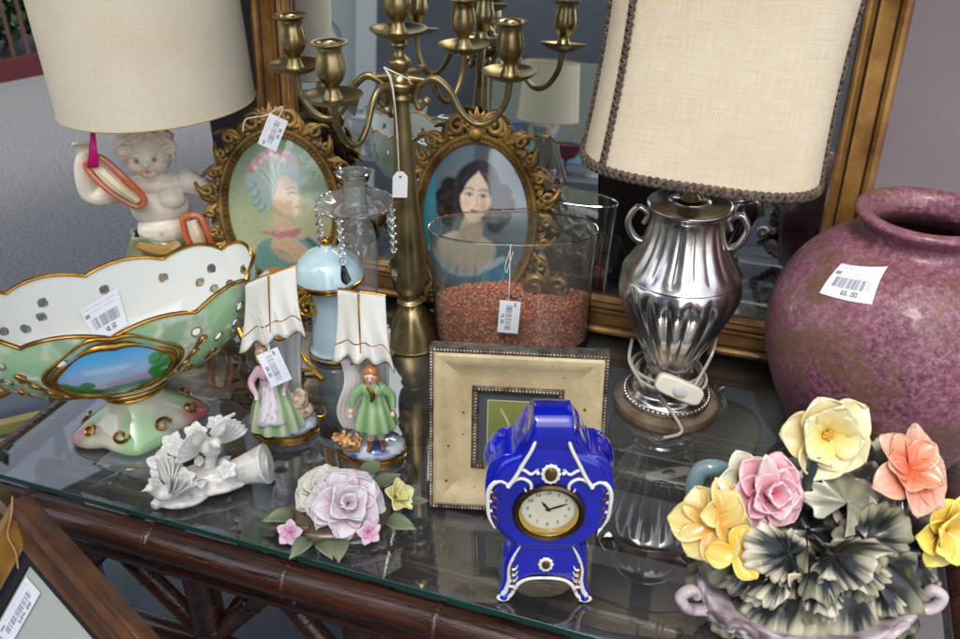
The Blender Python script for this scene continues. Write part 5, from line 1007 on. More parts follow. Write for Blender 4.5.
for k in range(26):
    x, z = rng.uniform(-qw / 2 + .01, qw / 2 - .01), rng.uniform(.01, QH - .01)
    if abs(x) < qw / 2 - .04 and .04 < z < QH - .04: continue
    i = min(qw / 2 - abs(x), z, QH - z); y = np.interp(i, [.0045, .008, .012, .020, .036, .0445], [.018, .020, .019, .014, .008, .006]) + .0002
    r_ = rng.uniform(.0006, .0018); b.add([(x + r_ * math.cos(a) * rng.uniform(.6, 1.3), -y - .0004, z + r_ * math.sin(a) * rng.uniform(.6, 1.2)) for a in np.linspace(0, math.tau, 9)[:-1]], [tuple(range(8))])
obj('worm_marks', b, mat('worm marks', S(70, 50, 36), .8), pf)
b = B(); b.frame(qw, QH, [(.052, .003), (.061, .0028)]); obj('grey_mat', b, mat('dark grey mat', S(74, 78, 80), .7), pf)
c = Canvas(120, 140, 1.15, S(120, 134, 66)); c.a = lerp(S(132, 140, 72), S(98, 118, 52), np.clip(.5 - c.y * .4, 0, 1)); c.line([(-.55, .75), (-.3, .2), (-.2, -.3)], .03, S(206, 204, 170), 1, .8); c.ell(.3, .1, .3, .45, S(186, 170, 140), 4, .9); c.ell(.3, .5, .14, .16, S(206, 170, 140), 2, .9); c.line([(-.99, -1.14), (-.99, 1.14)], .02, S(220, 214, 196), 0); c.line([(-.99, 1.12), (.99, 1.12)], .02, S(220, 214, 196), 0)
iw = qw - .122; ih = QH - .122
obj('small_print', c.mesh(lambda x, y: np.stack([x * iw / 2, -.002 + 0 * x, QH / 2 + y / 1.15 * ih / 2], -1)), M_PAPER, pf)
b = B(); b.box((-qw / 2 + .004, 0, .004), (qw / 2 - .004, .004, QH - .004)); obj('backing', b, M_BOARD, pf); b = B(); b.box((-.02, 0, -.002), (.02, .003, .14), M=rotm('X', R(-24)), loc=(0, .004, .06)); b2 = B(); b2.box((-.02, .0, 0), (.02, .003, .15), M=rotm('X', R(-30)), loc=(0, .072, -.012)); obj('easel_leg', b2, M_BOARD, pf)
# ---------------------------------------------------------------- cobalt clock
kp = P(543, 586); ck = thing('mantel_clock', 'cobalt blue porcelain mantel clock trimmed in white and gold', 'clock', kp, R(-1)); ck.scale = (.94, .94, .94)
COB = S(16, 28, 196)
M_COB = mat('cobalt glaze', S(18, 30, 190), .09, coat=1., var=.5, vscale=14, sss=.0)
b = B()
up_ = [(-.026, .074), (-.036, .082), (-.049, .097), (-.0585, .118), (-.062, .143), (-.0605, .168), (-.055, .184), (-.045, .192), (-.036, .194), (-.031, .205), (-.024, .217), (-.016, .226)]
def outline(pts, n=5): L_ = smooth(np.array(pts), n); return [tuple(p) for p in L_] + [(-x, z) for x, z in L_[::-1]]
b.prism(outline(up_), -.021, .024); b.prism(outline([(-.030, .082), (-.048, .102), (-.055, .125), (-.055, .155), (-.046, .182), (-.03, .192), (-.015, .200)]), -.026, .022)
for s_ in (-1, 1):
    b.ell((s_ * .047, .008, .166), (.017, .026, .026)); b.ell((s_ * .047, .012, .138), (.016, .024, .03)); b.ell((s_ * .020, .002, .192), (.016, .020, .020))
cr_ = smooth(np.array([(-.020, .190), (-.0265, .206), (-.029, .222), (-.026, .234), (-.014, .2405), (.004, .238), (.018, .226), (.022, .205), (.020, .19)]), 5); n_c = len(cr_); b.add([(sx * (.0185 + .011 * min(1, max(0, (.222 - z) / .03))), y, z) for sx in (-1, 1) for y, z in cr_], [tuple(range(n_c)), tuple(range(2 * n_c - 1, n_c - 1, -1))] + [(i, i + n_c, (i + 1) % n_c + n_c, (i + 1) % n_c) for i in range(n_c)])
uc = clay(b, .0014, 18); V = uc.v[0]; rd_ = np.hypot(V[:, 0], V[:, 2] - .127); V[:, 1] = np.where((V[:, 1] < -.005) & (rd_ < .0335), np.maximum(V[:, 1], -.014), V[:, 1]); obj('upper_case', uc, M_COB, ck, sharp=180)
b = B(); lo_ = [(-.024, .030), (-.032, .020), (-.036, .010), (-.040, .004), (-.045, .003), (-.047, .010), (-.043, .022), (-.042, .035), (-.042, .05), (-.037, .066), (-.031, .080), (-.030, .09)]
b.prism([(0, .036), (-.012, .036)] + [tuple(p) for p in smooth(np.array(lo_), 4)] + [(-x, z) for x, z in smooth(np.array(lo_), 4)[::-1]] + [(.012, .036)], -.020, .020)
for s_ in (-1, 1): b.ell((s_ * .042, -.018, .007), (.0065, .008, .0065)); b.ell((s_ * .042, .016, .007), (.0065, .006, .0065)); b.ell((s_ * .034, 0, .05), (.011, .020, .024))
obj('lower_case', clay(b, .0016, 6), M_COB, ck, sharp=180)
M_TRIM = mat('white relief trim', S(232, 230, 222), .15, coat=.6); w = B(); g = B()
for s_ in (-1, 1):
    def tr(pts, rad, y=-.0265, bb=None):
        q_ = B() if bb is g else w; q_.tube([(s_ * x, y - (p[2] if len(p) > 2 else 0), z) for p in pts for x, z in [p[:2]]], [r_ * .8 for r_ in rad], 8, sub=6)
        if bb is g: obj('gold_line', q_, M_GOLD, ck, sharp=180)
    tr([(.013, .222, -.004), (.018, .206), (.026, .188), (.034, .170), (.040, .160)], [.0016, .0022, .0024, .0026, .0028], -.0285)
    tr([(.012, .180), (.018, .174), (.024, .178), (.029, .182), (.020, .196)], [.0014, .0018, .002, .0018, .001])
    tr([(.040, .160), (.047, .164), (.054, .160), (.0585, .150), (.059, .135), (.0575, .118), (.052, .104)], [.0028, .003, .003, .003, .0028, .0022, .001], -.0245)
    tr([(.040, .160), (.033, .167), (.026, .169), (.019, .164), (.018, .156), (.022, .153), (.024, .157)], [.0024, .002, .002, .0022, .002, .0016, .001], -.0272)
    for k in range(3): tr([(.0575, .150 - .012 * k), (.052, .148 - .012 * k), (.047, .141 - .012 * k)], [.002, .0018, .0006], -.0235)
    tr([(.026, .078), (.033, .062), (.037, .046), (.037, .030), (.040, .016), (.043, .010), (.040, .005), (.034, .010), (.028, .024), (.020, .031), (.010, .0335), (.0, .034)], [.001, .002, .0024, .0028, .0032, .0034, .003, .0026, .0026, .0022, .002, .002], -.0215)
    for k in range(4): tr([(.037, .046 - .008 * k), (.031, .046 - .008 * k), (.028, .052 - .008 * k)], [.0018, .0016, .0006], -.0218)
    tr([(.045, .010), (.048, .006), (.043, .0028), (.036, .004)], [.0015, .0022, .0022, .0012], -.0225)
    tr([(.019, .206), (.024, .192), (.030, .178)], [.0006, .001, .0006], -.0285, g); tr([(.049, .158), (.053, .150), (.053, .14)], [.0006, .0012, .0006], -.0262, g)
    for k in range(3): tr([(.055, .146 - .012 * k), (.051, .143 - .012 * k), (.049, .138 - .012 * k)], [.0008, .0012, .0005], -.0262, g)
    tr([(.034, .058), (.035, .044), (.033, .030)], [.0006, .0012, .0006], -.0245, g)
    for k in range(4): tr([(.034, .044 - .008 * k), (.030, .043 - .008 * k)], [.0006, .001], -.0248, g)
def medal(cx, cz, rx, rz, y, n):
    for k in range(n): a = k * math.tau / n; w.ell((cx + (rx + .0018) * math.cos(a), -y, cz + (rz + .0018) * math.sin(a)), (.0018, .0018, .0018), seg=10, rings=6)
    w.tube([(cx + (rx + .001) * math.cos(a), -y, cz + (rz + .001) * math.sin(a)) for a in np.linspace(0, math.tau, 24, endpoint=False)], .0018, 8, closed=True)
medal(0, .176, .0062, .0085, .0285, 12); medal(0, .054, .0045, .0062, .0225, 10)
for s_ in (-1, 1): w.ell((s_ * .012, -.0275, .176), .002, seg=8, rings=6)
obj('white_trim', w, M_TRIM, ck, sharp=180)
M_CAB = mat('dark gilt cabochon', S(104, 84, 42), .25, .6)
b = B(); b.ell((0, -.0295, .176), (.0058, .0028, .008), seg=20); obj('medallion', b, M_CAB, ck); b = B(); b.ell((0, -.0235, .054), (.0042, .0022, .0058), seg=20); obj('medallion', b, M_CAB, ck)
DZ = .127
b = B(); b.lathe([(.0345, -.004), (.0355, .0), (.0350, .003), (.0325, .0045), (.0300, .0035), (.0292, .0), (.0288, -.004)], 72, M=rotm('X', R(90)), loc=(0, -.0262, DZ), cap=False); obj('bezel', b, mat('dark brass bezel', S(92, 76, 50), .25, .9), ck)
b = B(); b.lathe([(.0288, .0025), (.0276, .0), (.0262, -.006), (.0255, -.0065)], 72, M=rotm('X', R(90)), loc=(0, -.0262, DZ), cap=False); obj('inner_ring', b, mat('brass inner ring', S(214, 180, 104), .2, .9), ck)
c = Canvas(240, 240, 1., S(214, 212, 190)); c.ell(0, 0, .55, .55, S(206, 202, 176), 3, .5)
for h in range(1, 13):
    a = math.pi / 2 - h * math.tau / 12; sx_ = str(h); w0 = len(sx_) * .09
    for i, ch in enumerate(sx_):
        for j, row in enumerate(DIG[ch]):
            for q, bt_ in enumerate(row):
                if bt_ == '1': X = .76 * math.cos(a) - w0 / 2 + i * .10 + q * .027; Y = .76 * math.sin(a) + .07 - j * .03; c.put((abs(c.x - X) < .0145) & (abs(c.y - Y) < .0165), S(60, 62, 58), 0, .9)
for m_ in range(60): a = m_ * math.tau / 60; c.line([(.93 * math.cos(a), .93 * math.sin(a)), (.97 * math.cos(a), .97 * math.sin(a))], .006, S(70, 72, 66), 0, .8)
dl = obj('dial', c.mesh(lambda x, y: np.stack([x * .0262, -.0215 + 0 * x, DZ + y * .0262], -1), lambda x, y: x * x + y * y < 1.02), mat('dial face', rough=.5, attr=True), ck)
b = B()
for a, L, w0 in ((R(125), .0125, .0011), (R(22), .021, .0009)):
    d = np.array([math.cos(a), 0, math.sin(a)]); n = np.array([-d[2], 0, d[0]]); o0 = np.array([0, -.0228, DZ]); b.add([o0 - d * .003 - n * w0, o0 + d * L * .6 - n * w0 * 1.2, o0 + d * L, o0 + d * L * .6 + n * w0 * 1.2, o0 - d * .003 + n * w0], [(0, 1, 2, 3, 4)])
b.ell((0, -.0228, DZ), (.0016, .0008, .0016)); obj('hand', b, mat('blued steel', S(34, 36, 44), .3, .8), dl, solid=.0003)
th = np.linspace(0, math.tau, 49); g_ = B(); g_.grid(np.array([[(.0285 * q * math.cos(t), -.0285 - .002 * (1 - q * q), DZ + .0285 * q * math.sin(t)) for t in th] for q in np.linspace(.01, 1, 6)])); obj('clock_glass', g_, clear('clock glass', (1, 1, 1), .6, .02), ck, sharp=180)
# ---------------------------------------------------------------- porcelain basket of flowers
kb = P(797, 628); bk_ = thing('flower_basket', 'porcelain basket of yellow, pink and orange flowers over dark cream edged leaves', 'flower basket', kb)
def L(px, py, z): return P(px, py, z) - kb
M_POTM = mat('mauve bisque pot', rough=.32, attr=True, coat=.3, bump=.15, bscale=150)
def potc(V): n = fbm(V, 45, 5); return lerp(np.tile(S(196, 184, 188), (len(V), 1)), np.tile(S(112, 92, 104), (len(V), 1)), np.clip(n * 2 + .2, 0, .9))
b = B(); b.lathe([(.045, .006), (.052, .0), (.060, .004), (.05, .012), (.062, .020), (.088, .036), (.100, .054), (.103, .066), (.096, .068), (.06, .05)], 140, ell=.62, sub=4, fr=lambda t, z: 1 + .025 * np.sin(9 * t) * (z > .02))
V = np.vstack(b.v); b.c = [potc(V)]; obj('pot', b, M_POTM, bk_, sharp=180).scale = (.97, 1, .8)
b = B()
for k in range(16):
    a = k * math.tau / 16; c0 = np.array([.097 * math.cos(a), .062 * math.sin(a), .056]); u_ = np.array([-math.sin(a), math.cos(a) * .62, 0]); w_ = np.array([.25 * math.cos(a), .25 * math.sin(a), 1.])
    q = spiral(0, 0, .017, 1.2, R(200), 1 if k % 2 else -1, 22, .2); b.tube(c0 + q[:, :1] * u_ + q[:, 2:] * w_, np.linspace(.0048, .003, 22), 8); b.ell(c0 + q[-1, 0] * u_ + q[-1, 2] * w_, .0048)
for k in range(22): a = k * math.tau / 22; b.ell((.064 * math.cos(a), .040 * math.sin(a), .014), .0062, seg=10, rings=7)
for s_ in (-1, 1): b.tube([(s_ * .095, -.01, .045), (s_ * .115, -.014, .052), (s_ * .122, -.012, .068), (s_ * .112, -.01, .076), (s_ * .106, -.010, .066)], [.007, .006, .006, .006, .005], 10, sub=5)
for k in range(3): a = -2.2 + k * .65; b.tube([(.055 * math.cos(a), .04 * math.sin(a), .012), (.07 * math.cos(a), .05 * math.sin(a), .004)], [.008, .007], 10); b.ell((.07 * math.cos(a), .05 * math.sin(a), .005), (.009, .009, .005))
V = np.vstack(b.v); b.c = [potc(V)]; obj('relief_scrolls', b, M_POTM, bk_, sharp=180).scale = (.97, 1, .8)
b = B(); b.tube([L(697, 510, .10), L(694, 488, .12), L(700, 472, .135), L(714, 468, .14), L(728, 474, .13), L(735, 500, .11)], [.008, .0085, .0085, .0085, .008, .007], 16, sub=6); obj('handle', b, mat('pale blue glazed handle', S(128, 158, 164), .2, coat=.6, var=.25, vscale=40), bk_)
def grape(w, base, d, up, Ln, seed=0, wide=1., dark=S(26, 34, 34), edge=S(200, 196, 168), mid=S(84, 96, 88), wv=.5, lob=5):
    # lobed, toothed leaf folded along its veins; dark glazed centre and cream rim
    d = np.array(d, float); d /= np.linalg.norm(d); up = np.array(up, float); up -= d * up.dot(d); up /= np.linalg.norm(up); sd_ = np.cross(d, up)
    nr_, na = 16, 90; q = np.linspace(.02, 1, nr_)[:, None]; a = np.linspace(-2.75, 2.75, na)[None, :]; rs = random.Random(seed)
    lobes = .54 + .46 * np.abs(np.cos(a * lob / 4.4)) ** .8; lobes = lobes * (1 - .33 * (np.abs(a) / 2.75) ** 1.5) + (.10 * np.abs(np.sin(a * 9 + seed)) + .03 * np.sin(a * 23 + seed)) * q ** 4
    r = q * lobes * Ln * .62; X = r * np.cos(a) + Ln * .30; Y = r * np.sin(a) * wide
    vein = np.cos(a * lob / 2.2) ; h = .10 * Ln * q ** 1.2 * np.abs(vein) * wv * 2 + .05 * Ln * q ** 2 * np.sin(a * 7 + seed * 3) - .46 * Ln * q ** 2 * (.55 + .45 * np.cos(a * 1.0 + rs.uniform(-1, 1))) + .05 * Ln * np.sin(a * 4 + seed) * q ** 2
    A = np.array(base) + d * X[..., None] + sd_ * Y[..., None] + up * h[..., None]
    f = np.clip((q + .10 * np.sin(a * 5 + seed * 2) + .10 * np.sin(a * 17 + seed) * q + .07 * np.cos(a * 41 + seed) * q + .25 * (rs.random() - .5) * .5 - .70) * 3.2, 0, 1) + 0 * a; m_ = np.clip(1.0 - np.abs(np.sin(a * lob / 2.2)) * 9, 0, 1) * (q > .05) * .35
    C = lerp(lerp(np.ones(f.shape + (3,)) * dark, np.ones(f.shape + (3,)) * mid, np.clip(q * .9 - .25 + .2 * np.sin(a * 9), 0, 1) * .7 + 0 * a), np.ones(f.shape + (3,)) * edge, f); C = lerp(C, np.ones_like(C) * mid, m_)
    w.grid(A, C.reshape(-1, 3))
M_LEAFP = mat('dark glazed leaf', rough=.3, attr=True, coat=.25, bump=.2, bscale=120)
LV = [ # px, py, z, direction (image x, up), length, edge tint
    ((812, 540), .120, (-.15, .9, .35), .085, 1), ((845, 525), .125, (.7, .5, .3), .085, 2), ((790, 530), .115, (-.8, .5, .25), .080, 3), ((775, 552), .100, (-.95, -.25, .0), .080, 4), ((812, 565), .100, (-.5, -.9, -.45), .085, 5),
    ((840, 566), .095, (.1, -1, -.5), .088, 6), ((872, 556), .100, (.7, -.75, -.35), .085, 7), ((890, 530), .105, (1, .0, .0), .080, 8), ((865, 500), .125, (.5, .9, .3), .075, 9), ((818, 505), .125, (-.1, 1, .5), .075, 10),
    ((750, 545), .080, (-.9, -.5, -.2), .066, 11), ((905, 560), .080, (.8, -.7, -.5), .06, 12), ((765, 575), .075, (-.6, -.9, -.5), .072, 13), ((800, 590), .070, (-.1, -1, -.7), .066, 14), ((862, 590), .068, (.3, -1, -.7), .066, 15), ((840, 480), .110, (-.2, .9, .6), .07, 16), ((880, 480), .100, (.5, .8, .6), .07, 17)]
LV += [((905, 520), .095, (.9, -.3, .1), .070, 18), ((735, 560), .065, (-.8, -.7, -.3), .070, 19), ((785, 575), .085, (-.3, -.9, -.4), .078, 20), ((825, 590), .075, (.0, -1, -.6), .075, 21), ((885, 585), .07, (.5, -.9, -.6), .068, 22), ((915, 575), .06, (.8, -.6, -.5), .055, 23),
    ((792, 556), .115, (-.6, -.2, .5), .056, 24), ((860, 545), .13, (.6, .1, .6), .060, 25), ((830, 555), .13, (.1, -.6, .5), .062, 26), ((760, 530), .10, (-.5, .5, .5), .06, 27), ((900, 500), .105, (.7, .5, .5), .06, 28), ((745, 590), .05, (-.7, -.8, -.5), .06, 29)]
rj = random.Random(41)
for k_ in range(22):       # smaller crumpled leaves filling the gaps
    a_ = rj.uniform(0, math.tau); q_ = rj.uniform(.2, 1.0); LV.append(((822 + 84 * q_ * math.cos(a_), 545 - 42 * q_ * math.sin(a_)), .128 - .045 * q_, (math.cos(a_), math.sin(a_) * .9, rj.uniform(.1, .9) - .5 * (a_ > math.pi)), rj.uniform(.042, .055), 40 + k_))
CAMv = lambda p: (CAM - (kb + p)) / np.linalg.norm(CAM - (kb + p))
for k, ((px, py), z, d, Ln, sd0) in enumerate(LV):
    w = B(); p = L(px, py, z); d3 = np.array([d[0], d[1] * .75, d[2]]); up = CAMv(p) * .8 + np.array([d[0] * .3, -.2, .7]); cream = k in (1, 8, 9)
    grape(w, p - d3 / np.linalg.norm(d3) * Ln * .18, d3, up, Ln * (.95 if k < 29 else 1.), sd0, 1.0 if k < 29 else .8, dark=S(14, 18, 18) if not cream else S(60, 66, 60), edge=S(204, 198, 172) if k % 3 else S(150, 148, 122), mid=S(48, 60, 60) if k % 2 else S(74, 80, 64))
    obj('leaf', w, M_LEAFP, bk_, solid=.0016, sharp=180)
w = B(); cr = L(838, 522, .145); grape(w, cr, (.55, .75, .3), CAMv(cr) * 1 + np.array([0, -.3, .2]), .070, 31, 1.1, dark=S(120, 122, 100), edge=S(222, 220, 206), mid=S(196, 194, 170)); obj('leaf', w, M_LEAFP, bk_, solid=.0016, sharp=180, label='pale cream lobed leaf in the middle of the dark leaves')
M_PET = mat('porcelain petal', rough=.25, attr=True, coat=.5, sss=.15)
def flower(name, p, face, r, n, c0, c1, open_=.25, rings=1, wid=.54, cen=None, lab=None, seed=0, curl=-.15, cup=.35, ang0=0.):
    w = B(); face = np.array(face, float); face /= np.linalg.norm(face); e1 = np.cross(face, [0, .2, 1.]); e1 /= np.linalg.norm(e1); e2 = np.cross(face, e1)
    for ri in range(rings):
        for k in range(n):
            a = ang0 + (k + .5 * ri) * math.tau / n; d = e1 * math.cos(a) + e2 * math.sin(a); rs = random.Random(seed + k + 10 * ri)
            leafblade(w, p + d * r * .03, d * (1 + rs.uniform(-.1, .1)) + face * (open_ + .55 * ri + rs.uniform(-.12, .12)), face - d * (.2 + .8 * ri), r * (1 - .2 * ri) * rs.uniform(.9, 1.08), r * wid * (1 - .12 * ri), cup, curl + rs.uniform(-.08, .08), .07, nu=16, nv=13, c0=c0, c1=c1, seed=k + seed, pw=1.6, cfn=lambda u, v, c0=c0, c1=c1: lerp(np.ones(u.shape + (3,)) * np.array(c0), np.ones(u.shape + (3,)) * np.array(c1), np.clip(u * 1.1 + .12 * np.sin(v * 13) - .05, 0, 1)))
    o = obj(name, w, M_PET, bk_, solid=.0010, sharp=180, label=lab)
    if cen is not None:
        q = B(); rs = random.Random(seed)
        for k in range(9): a = k * 2.4; q.ell(p + face * r * .14 + (e1 * math.cos(a) + e2 * math.sin(a)) * r * .018 * k ** .8, r * .055, seg=8, rings=6)
        obj('flower_centre', q, mat('flower centre', cen, .4), o)
    return o
YC, YT = S(214, 158, 56), S(224, 210, 142); Y2 = S(232, 186, 60)
def stem(pts, r=.0045):
    b = B(); b.tube([L(*p) for p in pts], np.linspace(r, r * .9, len(pts)), 12, sub=6); obj('stem', b, mat('dark stem glaze', S(48, 58, 56), .2, coat=.6, var=.4, vscale=40), bk_)
stem([(800, 550, .08), (765, 532, .11), (725, 515, .125)]); stem([(855, 560, .08), (883, 540, .12), (900, 520, .14), (902, 485, .16)], .005); stem([(810, 530, .1), (806, 490, .15), (816, 455, .185)], .006); stem([(800, 540, .1), (785, 515, .13), (770, 500, .15)]); stem([(880, 560, .08), (925, 550, .09), (942, 530, .1)]); stem([(790, 540, .10), (750, 490, .15), (742, 480, .155)], .004)
flower('yellow_flower', L(712, 526, .125), (-.35, -.75, .62), .036, 6, YC, YT, .22, 1, .54, None, 'yellow flower with rounded petals at the left edge of the basket', 1); flower('yellow_flower', L(722, 508, .135), (.4, -.75, .45), .032, 5, YC, S(234, 216, 150), .45, 1, .42, None, 'yellow half open flower leaning left', 2)
flower('yellow_flower', L(735, 552, .115), (-.1, -.8, .5), .026, 3, Y2, S(228, 196, 96), .25, 1, .5, None, 'small yellow petals under the left flower', 3, ang0=-1.9)
flower('yellow_flower', L(826, 434, .195), (-.05, -.8, .35), .040, 5, S(224, 190, 70), S(226, 218, 178), .30, 2, .58, S(190, 140, 50), 'tall pale yellow flower at the top of the basket', 4)
flower('white_flower', L(742, 478, .155), (.2, -.8, .5), .030, 5, S(206, 204, 160), S(226, 222, 206), .45, 1, .46, None, 'white open flower behind the pink one', 5)
flower('yellow_flower', L(946, 530, .105), (.25, -.9, .3), .036, 6, YC, S(238, 222, 110), .3, 2, .52, None, 'yellow flower at the right edge of the basket', 6)
flower('orange_flower', L(912, 474, .165), (.35, -.55, .6), .042, 6, S(206, 84, 44), S(216, 176, 154), .28, 1, .44, None, 'orange and cream open flower on a dark arching stem', 7, curl=-.25); flower('orange_flower', L(906, 468, .170), (.05, -.6, .8), .030, 5, S(206, 84, 44), S(216, 158, 124), .7, 1, .5, None, None, 8)
flower('white_flower', L(850, 508, .13), (-.3, -.4, .8), .026, 4, S(198, 160, 160), S(228, 214, 214), .5, 1, .5, None, None, 12)
w = B(); rose(w, L(771, 492, .155), (.12, -.78, .5), .037, S(208, 100, 126), S(226, 190, 196), rings=((4, .3, .62), (5, .6, .75), (6, 1.1, .9))); o = obj('pink_rose', w, M_PET, bk_, solid=.0015, sharp=180)
w = B()
for a, L_ in ((1.75, .046), (-1.35, .046), (.25, .028), (3.3, .03), (-2.3, .03)):
    p = L(768, 496, .150); leafblade(w, p, (math.cos(a), -.2, math.sin(a)), (0, -1, .3), L_, .0105, .3, -.2, .1, nu=14, nv=9, c0=S(212, 120, 140), c1=S(232, 218, 206), pw=.9)
obj('sepal_petals', w, M_PET, bk_, solid=.0015, sharp=180)
w = B(); 
for a in (1.2, 2.2, 3.3, -.6, -1.6): p = L(800, 585, .088) ; leafblade(w, p, (math.cos(a), -.4, math.sin(a)), (0, -1, .5), .022, .009, .3, -.2, .1, nu=10, nv=7, c0=S(214, 150, 130), c1=S(222, 210, 190))
obj('small_blossom', w, M_PET, bk_, solid=.0013, sharp=180)
tq = thing('price_tag', 'tiny folded white tag tucked on the stem under the tall yellow flower', 'tag', kb + L(806, 470, .168), R(20))
b = B(); b.add([(-.012, 0, -.016), (.006, -.003, -.008), (.013, -.003, .014), (-.004, 0, .006)], [(0, 1, 2, 3)]); obj('paper', b, mat('white tag card', S(214, 222, 232), .6), tq, solid=.0006); b = B(); b.add([(-.006, -.004, -.004), (.002, -.005, -.0005), (.0045, -.005, .007), (-.003, -.004, .003)], [(0, 1, 2, 3)]); obj('printed_mark', b, mat('grey print', S(120, 128, 140), .6), tq)
# ---------------------------------------------------------------- gilt picture frames leaning at the near left corner
def cornerframe(name, lab, px, py, dist, a_deg, a_dep, b_deg, b_dep, w, h, prof, mt, inner=None):
    c0 = CAM + ray(px, py) * dist; xr, yr = (px - 480) / FPX, (py - 319.5) / FPX; v = lambda deg, dep: (np.array([1, 0, 0]) * (math.cos(R(deg)) + xr * dep) - UP * (math.sin(R(deg)) + yr * dep) + FW * dep)
    e1 = v(a_deg, a_dep); e1 /= np.linalg.norm(e1); e2 = v(b_deg, b_dep); e2 -= e1 * e2.dot(e1); e2 /= np.linalg.norm(e2); nn = np.cross(e1, e2); nn = nn if nn @ (CAM - c0) > 0 else -nn
    r = bpy.data.objects.new(name, None); COL.objects.link(r); M = Matrix.Identity(4)
    X, Zv, Y = e1, -e2, None; Yv = np.cross(Zv, X)
    for i in range(3): M[i][0], M[i][1], M[i][2], M[i][3] = X[i], Yv[i], Zv[i], (c0 + e1 * w / 2 + e2 * h)[i]
    r.matrix_world = M; r['label'] = lab; r['category'] = 'picture frame'; sg_ = 1 if Yv @ nn < 0 else -1
    return r, sg_
fr, sg_ = cornerframe('picture_frame', 'brown and gilt picture frame with grey mount leaning low at the near left corner', 27, 497, .90, 48, -.45, 119, .18, .46, .40, None, None)
w, h = .46, .40
fp = [(0, -.006 * sg_), (0, .014 * sg_), (.002, .018 * sg_), (.010, .019 * sg_), (.017, .013 * sg_), (.031, .009 * sg_), (.036, .010 * sg_)]
def sideonly(sides, prof, lo=0, z0=0.):
    b = B(); Cn = lambda i, y: [(-w / 2 + i, -y, z0 + i), (w / 2 - i, -y, z0 + i), (w / 2 - i, -y, z0 + h - i), (-w / 2 + i, -y, z0 + h - i)]
    for s_ in sides: b.grid(np.array([[Cn(i, y)[s_], Cn(i, y)[(s_ + 1) % 4]] for i, y in prof]))
    return b
for sd4 in (0, 2): obj('moulding', sideonly((sd4,), fp), mat('brown stained moulding', S(104, 64, 34), .35, coat=.4, col2=S(60, 34, 20), vscale=18, bump=.2, bscale=60), fr, sharp=30)
for sd4 in (1, 3): obj('moulding', sideonly((sd4,), fp), mat('olive gilt moulding', S(168, 124, 50), .3, .3, coat=.5, col2=S(110, 76, 28), vscale=20, bump=.15, bscale=60), fr, sharp=30, label='olive gold moulding on the outer side')
obj('dark_slip', sideonly((0, 1, 2, 3), [(.036, .0095 * sg_), (.037, .006 * sg_), (.046, .005 * sg_), (.047, .002 * sg_)]), M_JAMB, fr, sharp=30)
b = B(); b.add([(-w / 2 + .045, -.002 * sg_, .045), (w / 2 - .045, -.002 * sg_, .045), (w / 2 - .045, -.002 * sg_, h - .045), (-w / 2 + .045, -.002 * sg_, h - .045)], [(0, 1, 2, 3)]); obj('mount', b, mat('grey mount board', S(172, 176, 168), .7), fr)
b = B(); b.add([(-w / 2, .006 * sg_, 0), (w / 2, .006 * sg_, 0), (w / 2, .006 * sg_, h), (-w / 2, .006 * sg_, h)], [(0, 1, 2, 3)]); obj('backing', b, M_BOARD, fr)
lab = price_label('124.00', 31)
obj('price_sticker', lab.mesh(lambda x, y: np.stack([-w / 2 + .063 - y / .58 * .0125 * -sg_ * -1, -.004 * sg_ + 0 * x, h - .092 + x * .034], -1)), M_PAPER, fr)
b = B(); b.tube([(-w / 2 - .001, -.017 * sg_, h + .002), (-w / 2 + .012, -.021 * sg_, h - .008), (-w / 2 + .018, -.018 * sg_, h - .030), (-w / 2 + .034, -.014 * sg_, h - .040), (-w / 2 + .044, -.012 * sg_, h - .052)], .0009, 6, sub=6); o = obj('thread', b, mat('tan string', S(170, 130, 100), .8), fr)
fr2, sg2 = cornerframe('picture_frame', 'narrow grey gold picture frame behind the brown one at the left edge', -8, 478, .93, 48, -.45, 119, .18, .42, .36, None, None)
w, h = .42, .36; sg_ = sg2
obj('moulding', sideonly((0, 1, 2, 3), [(0, -.006 * sg_), (0, .012 * sg_), (.006, .016 * sg_), (.010, .013 * sg_), (.018, .012 * sg_), (.022, .008 * sg_), (.03, .006 * sg_)]), mat('dull grey gilt', S(128, 108, 80), .35, .5, col2=S(70, 58, 44), vscale=20), fr2, sharp=30)
b = B(); b.box((-w / 2 + .01, -.003, .01), (w / 2 - .01, .003, h - .01)); obj('backing', b, M_BOARD, fr2)
# ---------------------------------------------------------------- small gilt things tucked between
op = P(262, 330); of = thing('shell_ornament', 'brown and gold rocaille shell ornament with a grey flower behind the lady figurine', 'ornament', op, R(4))
b = B(); b.lathe([(.03, 0), (.032, .006), (.02, .016), (.014, .04), (.018, .06)], 32, ell=.7, sub=4)
b.tube([(-.03, 0, .05), (-.036, -.004, .075), (-.022, -.008, .092), (-.004, -.006, .084), (-.006, -.004, .066), (.004, 0, .05)], [.008, .009, .010, .009, .007, .008], 14, sub=6); b.tube([(.0, 0, .05), (.012, -.004, .085), (.032, -.006, .096), (.048, -.004, .080), (.04, 0, .06)], [.008, .008, .009, .008, .006], 14, sub=6)
b.tube([(-.016, -.006, .02), (-.02, -.01, .05), (-.002, -.012, .07)], [.006, .007, .005], 12, sub=5)
obj('shell', clay(b, .0016, 4, lambda V: lerp(np.tile(S(172, 112, 58), (len(V), 1)), np.tile(S(198, 190, 170), (len(V), 1)), np.clip(fbm(V, 50) * 3 + .2, 0, 1))), M_PORC, of, sharp=180)
w = B(); blossom(w, np.array((.026, -.014, .068)), (.2, -.9, .35), .026, 5, (S(96, 84, 88), S(184, 174, 170)), .2); obj('grey_flower', w, M_PORC, of, solid=.0016, sharp=180)
gp_ = P(300, 372); gs = thing('gilt_stand', 'bright gilt wire plate stand curling between the figurine and blue jar', 'plate stand', gp_, R(0))
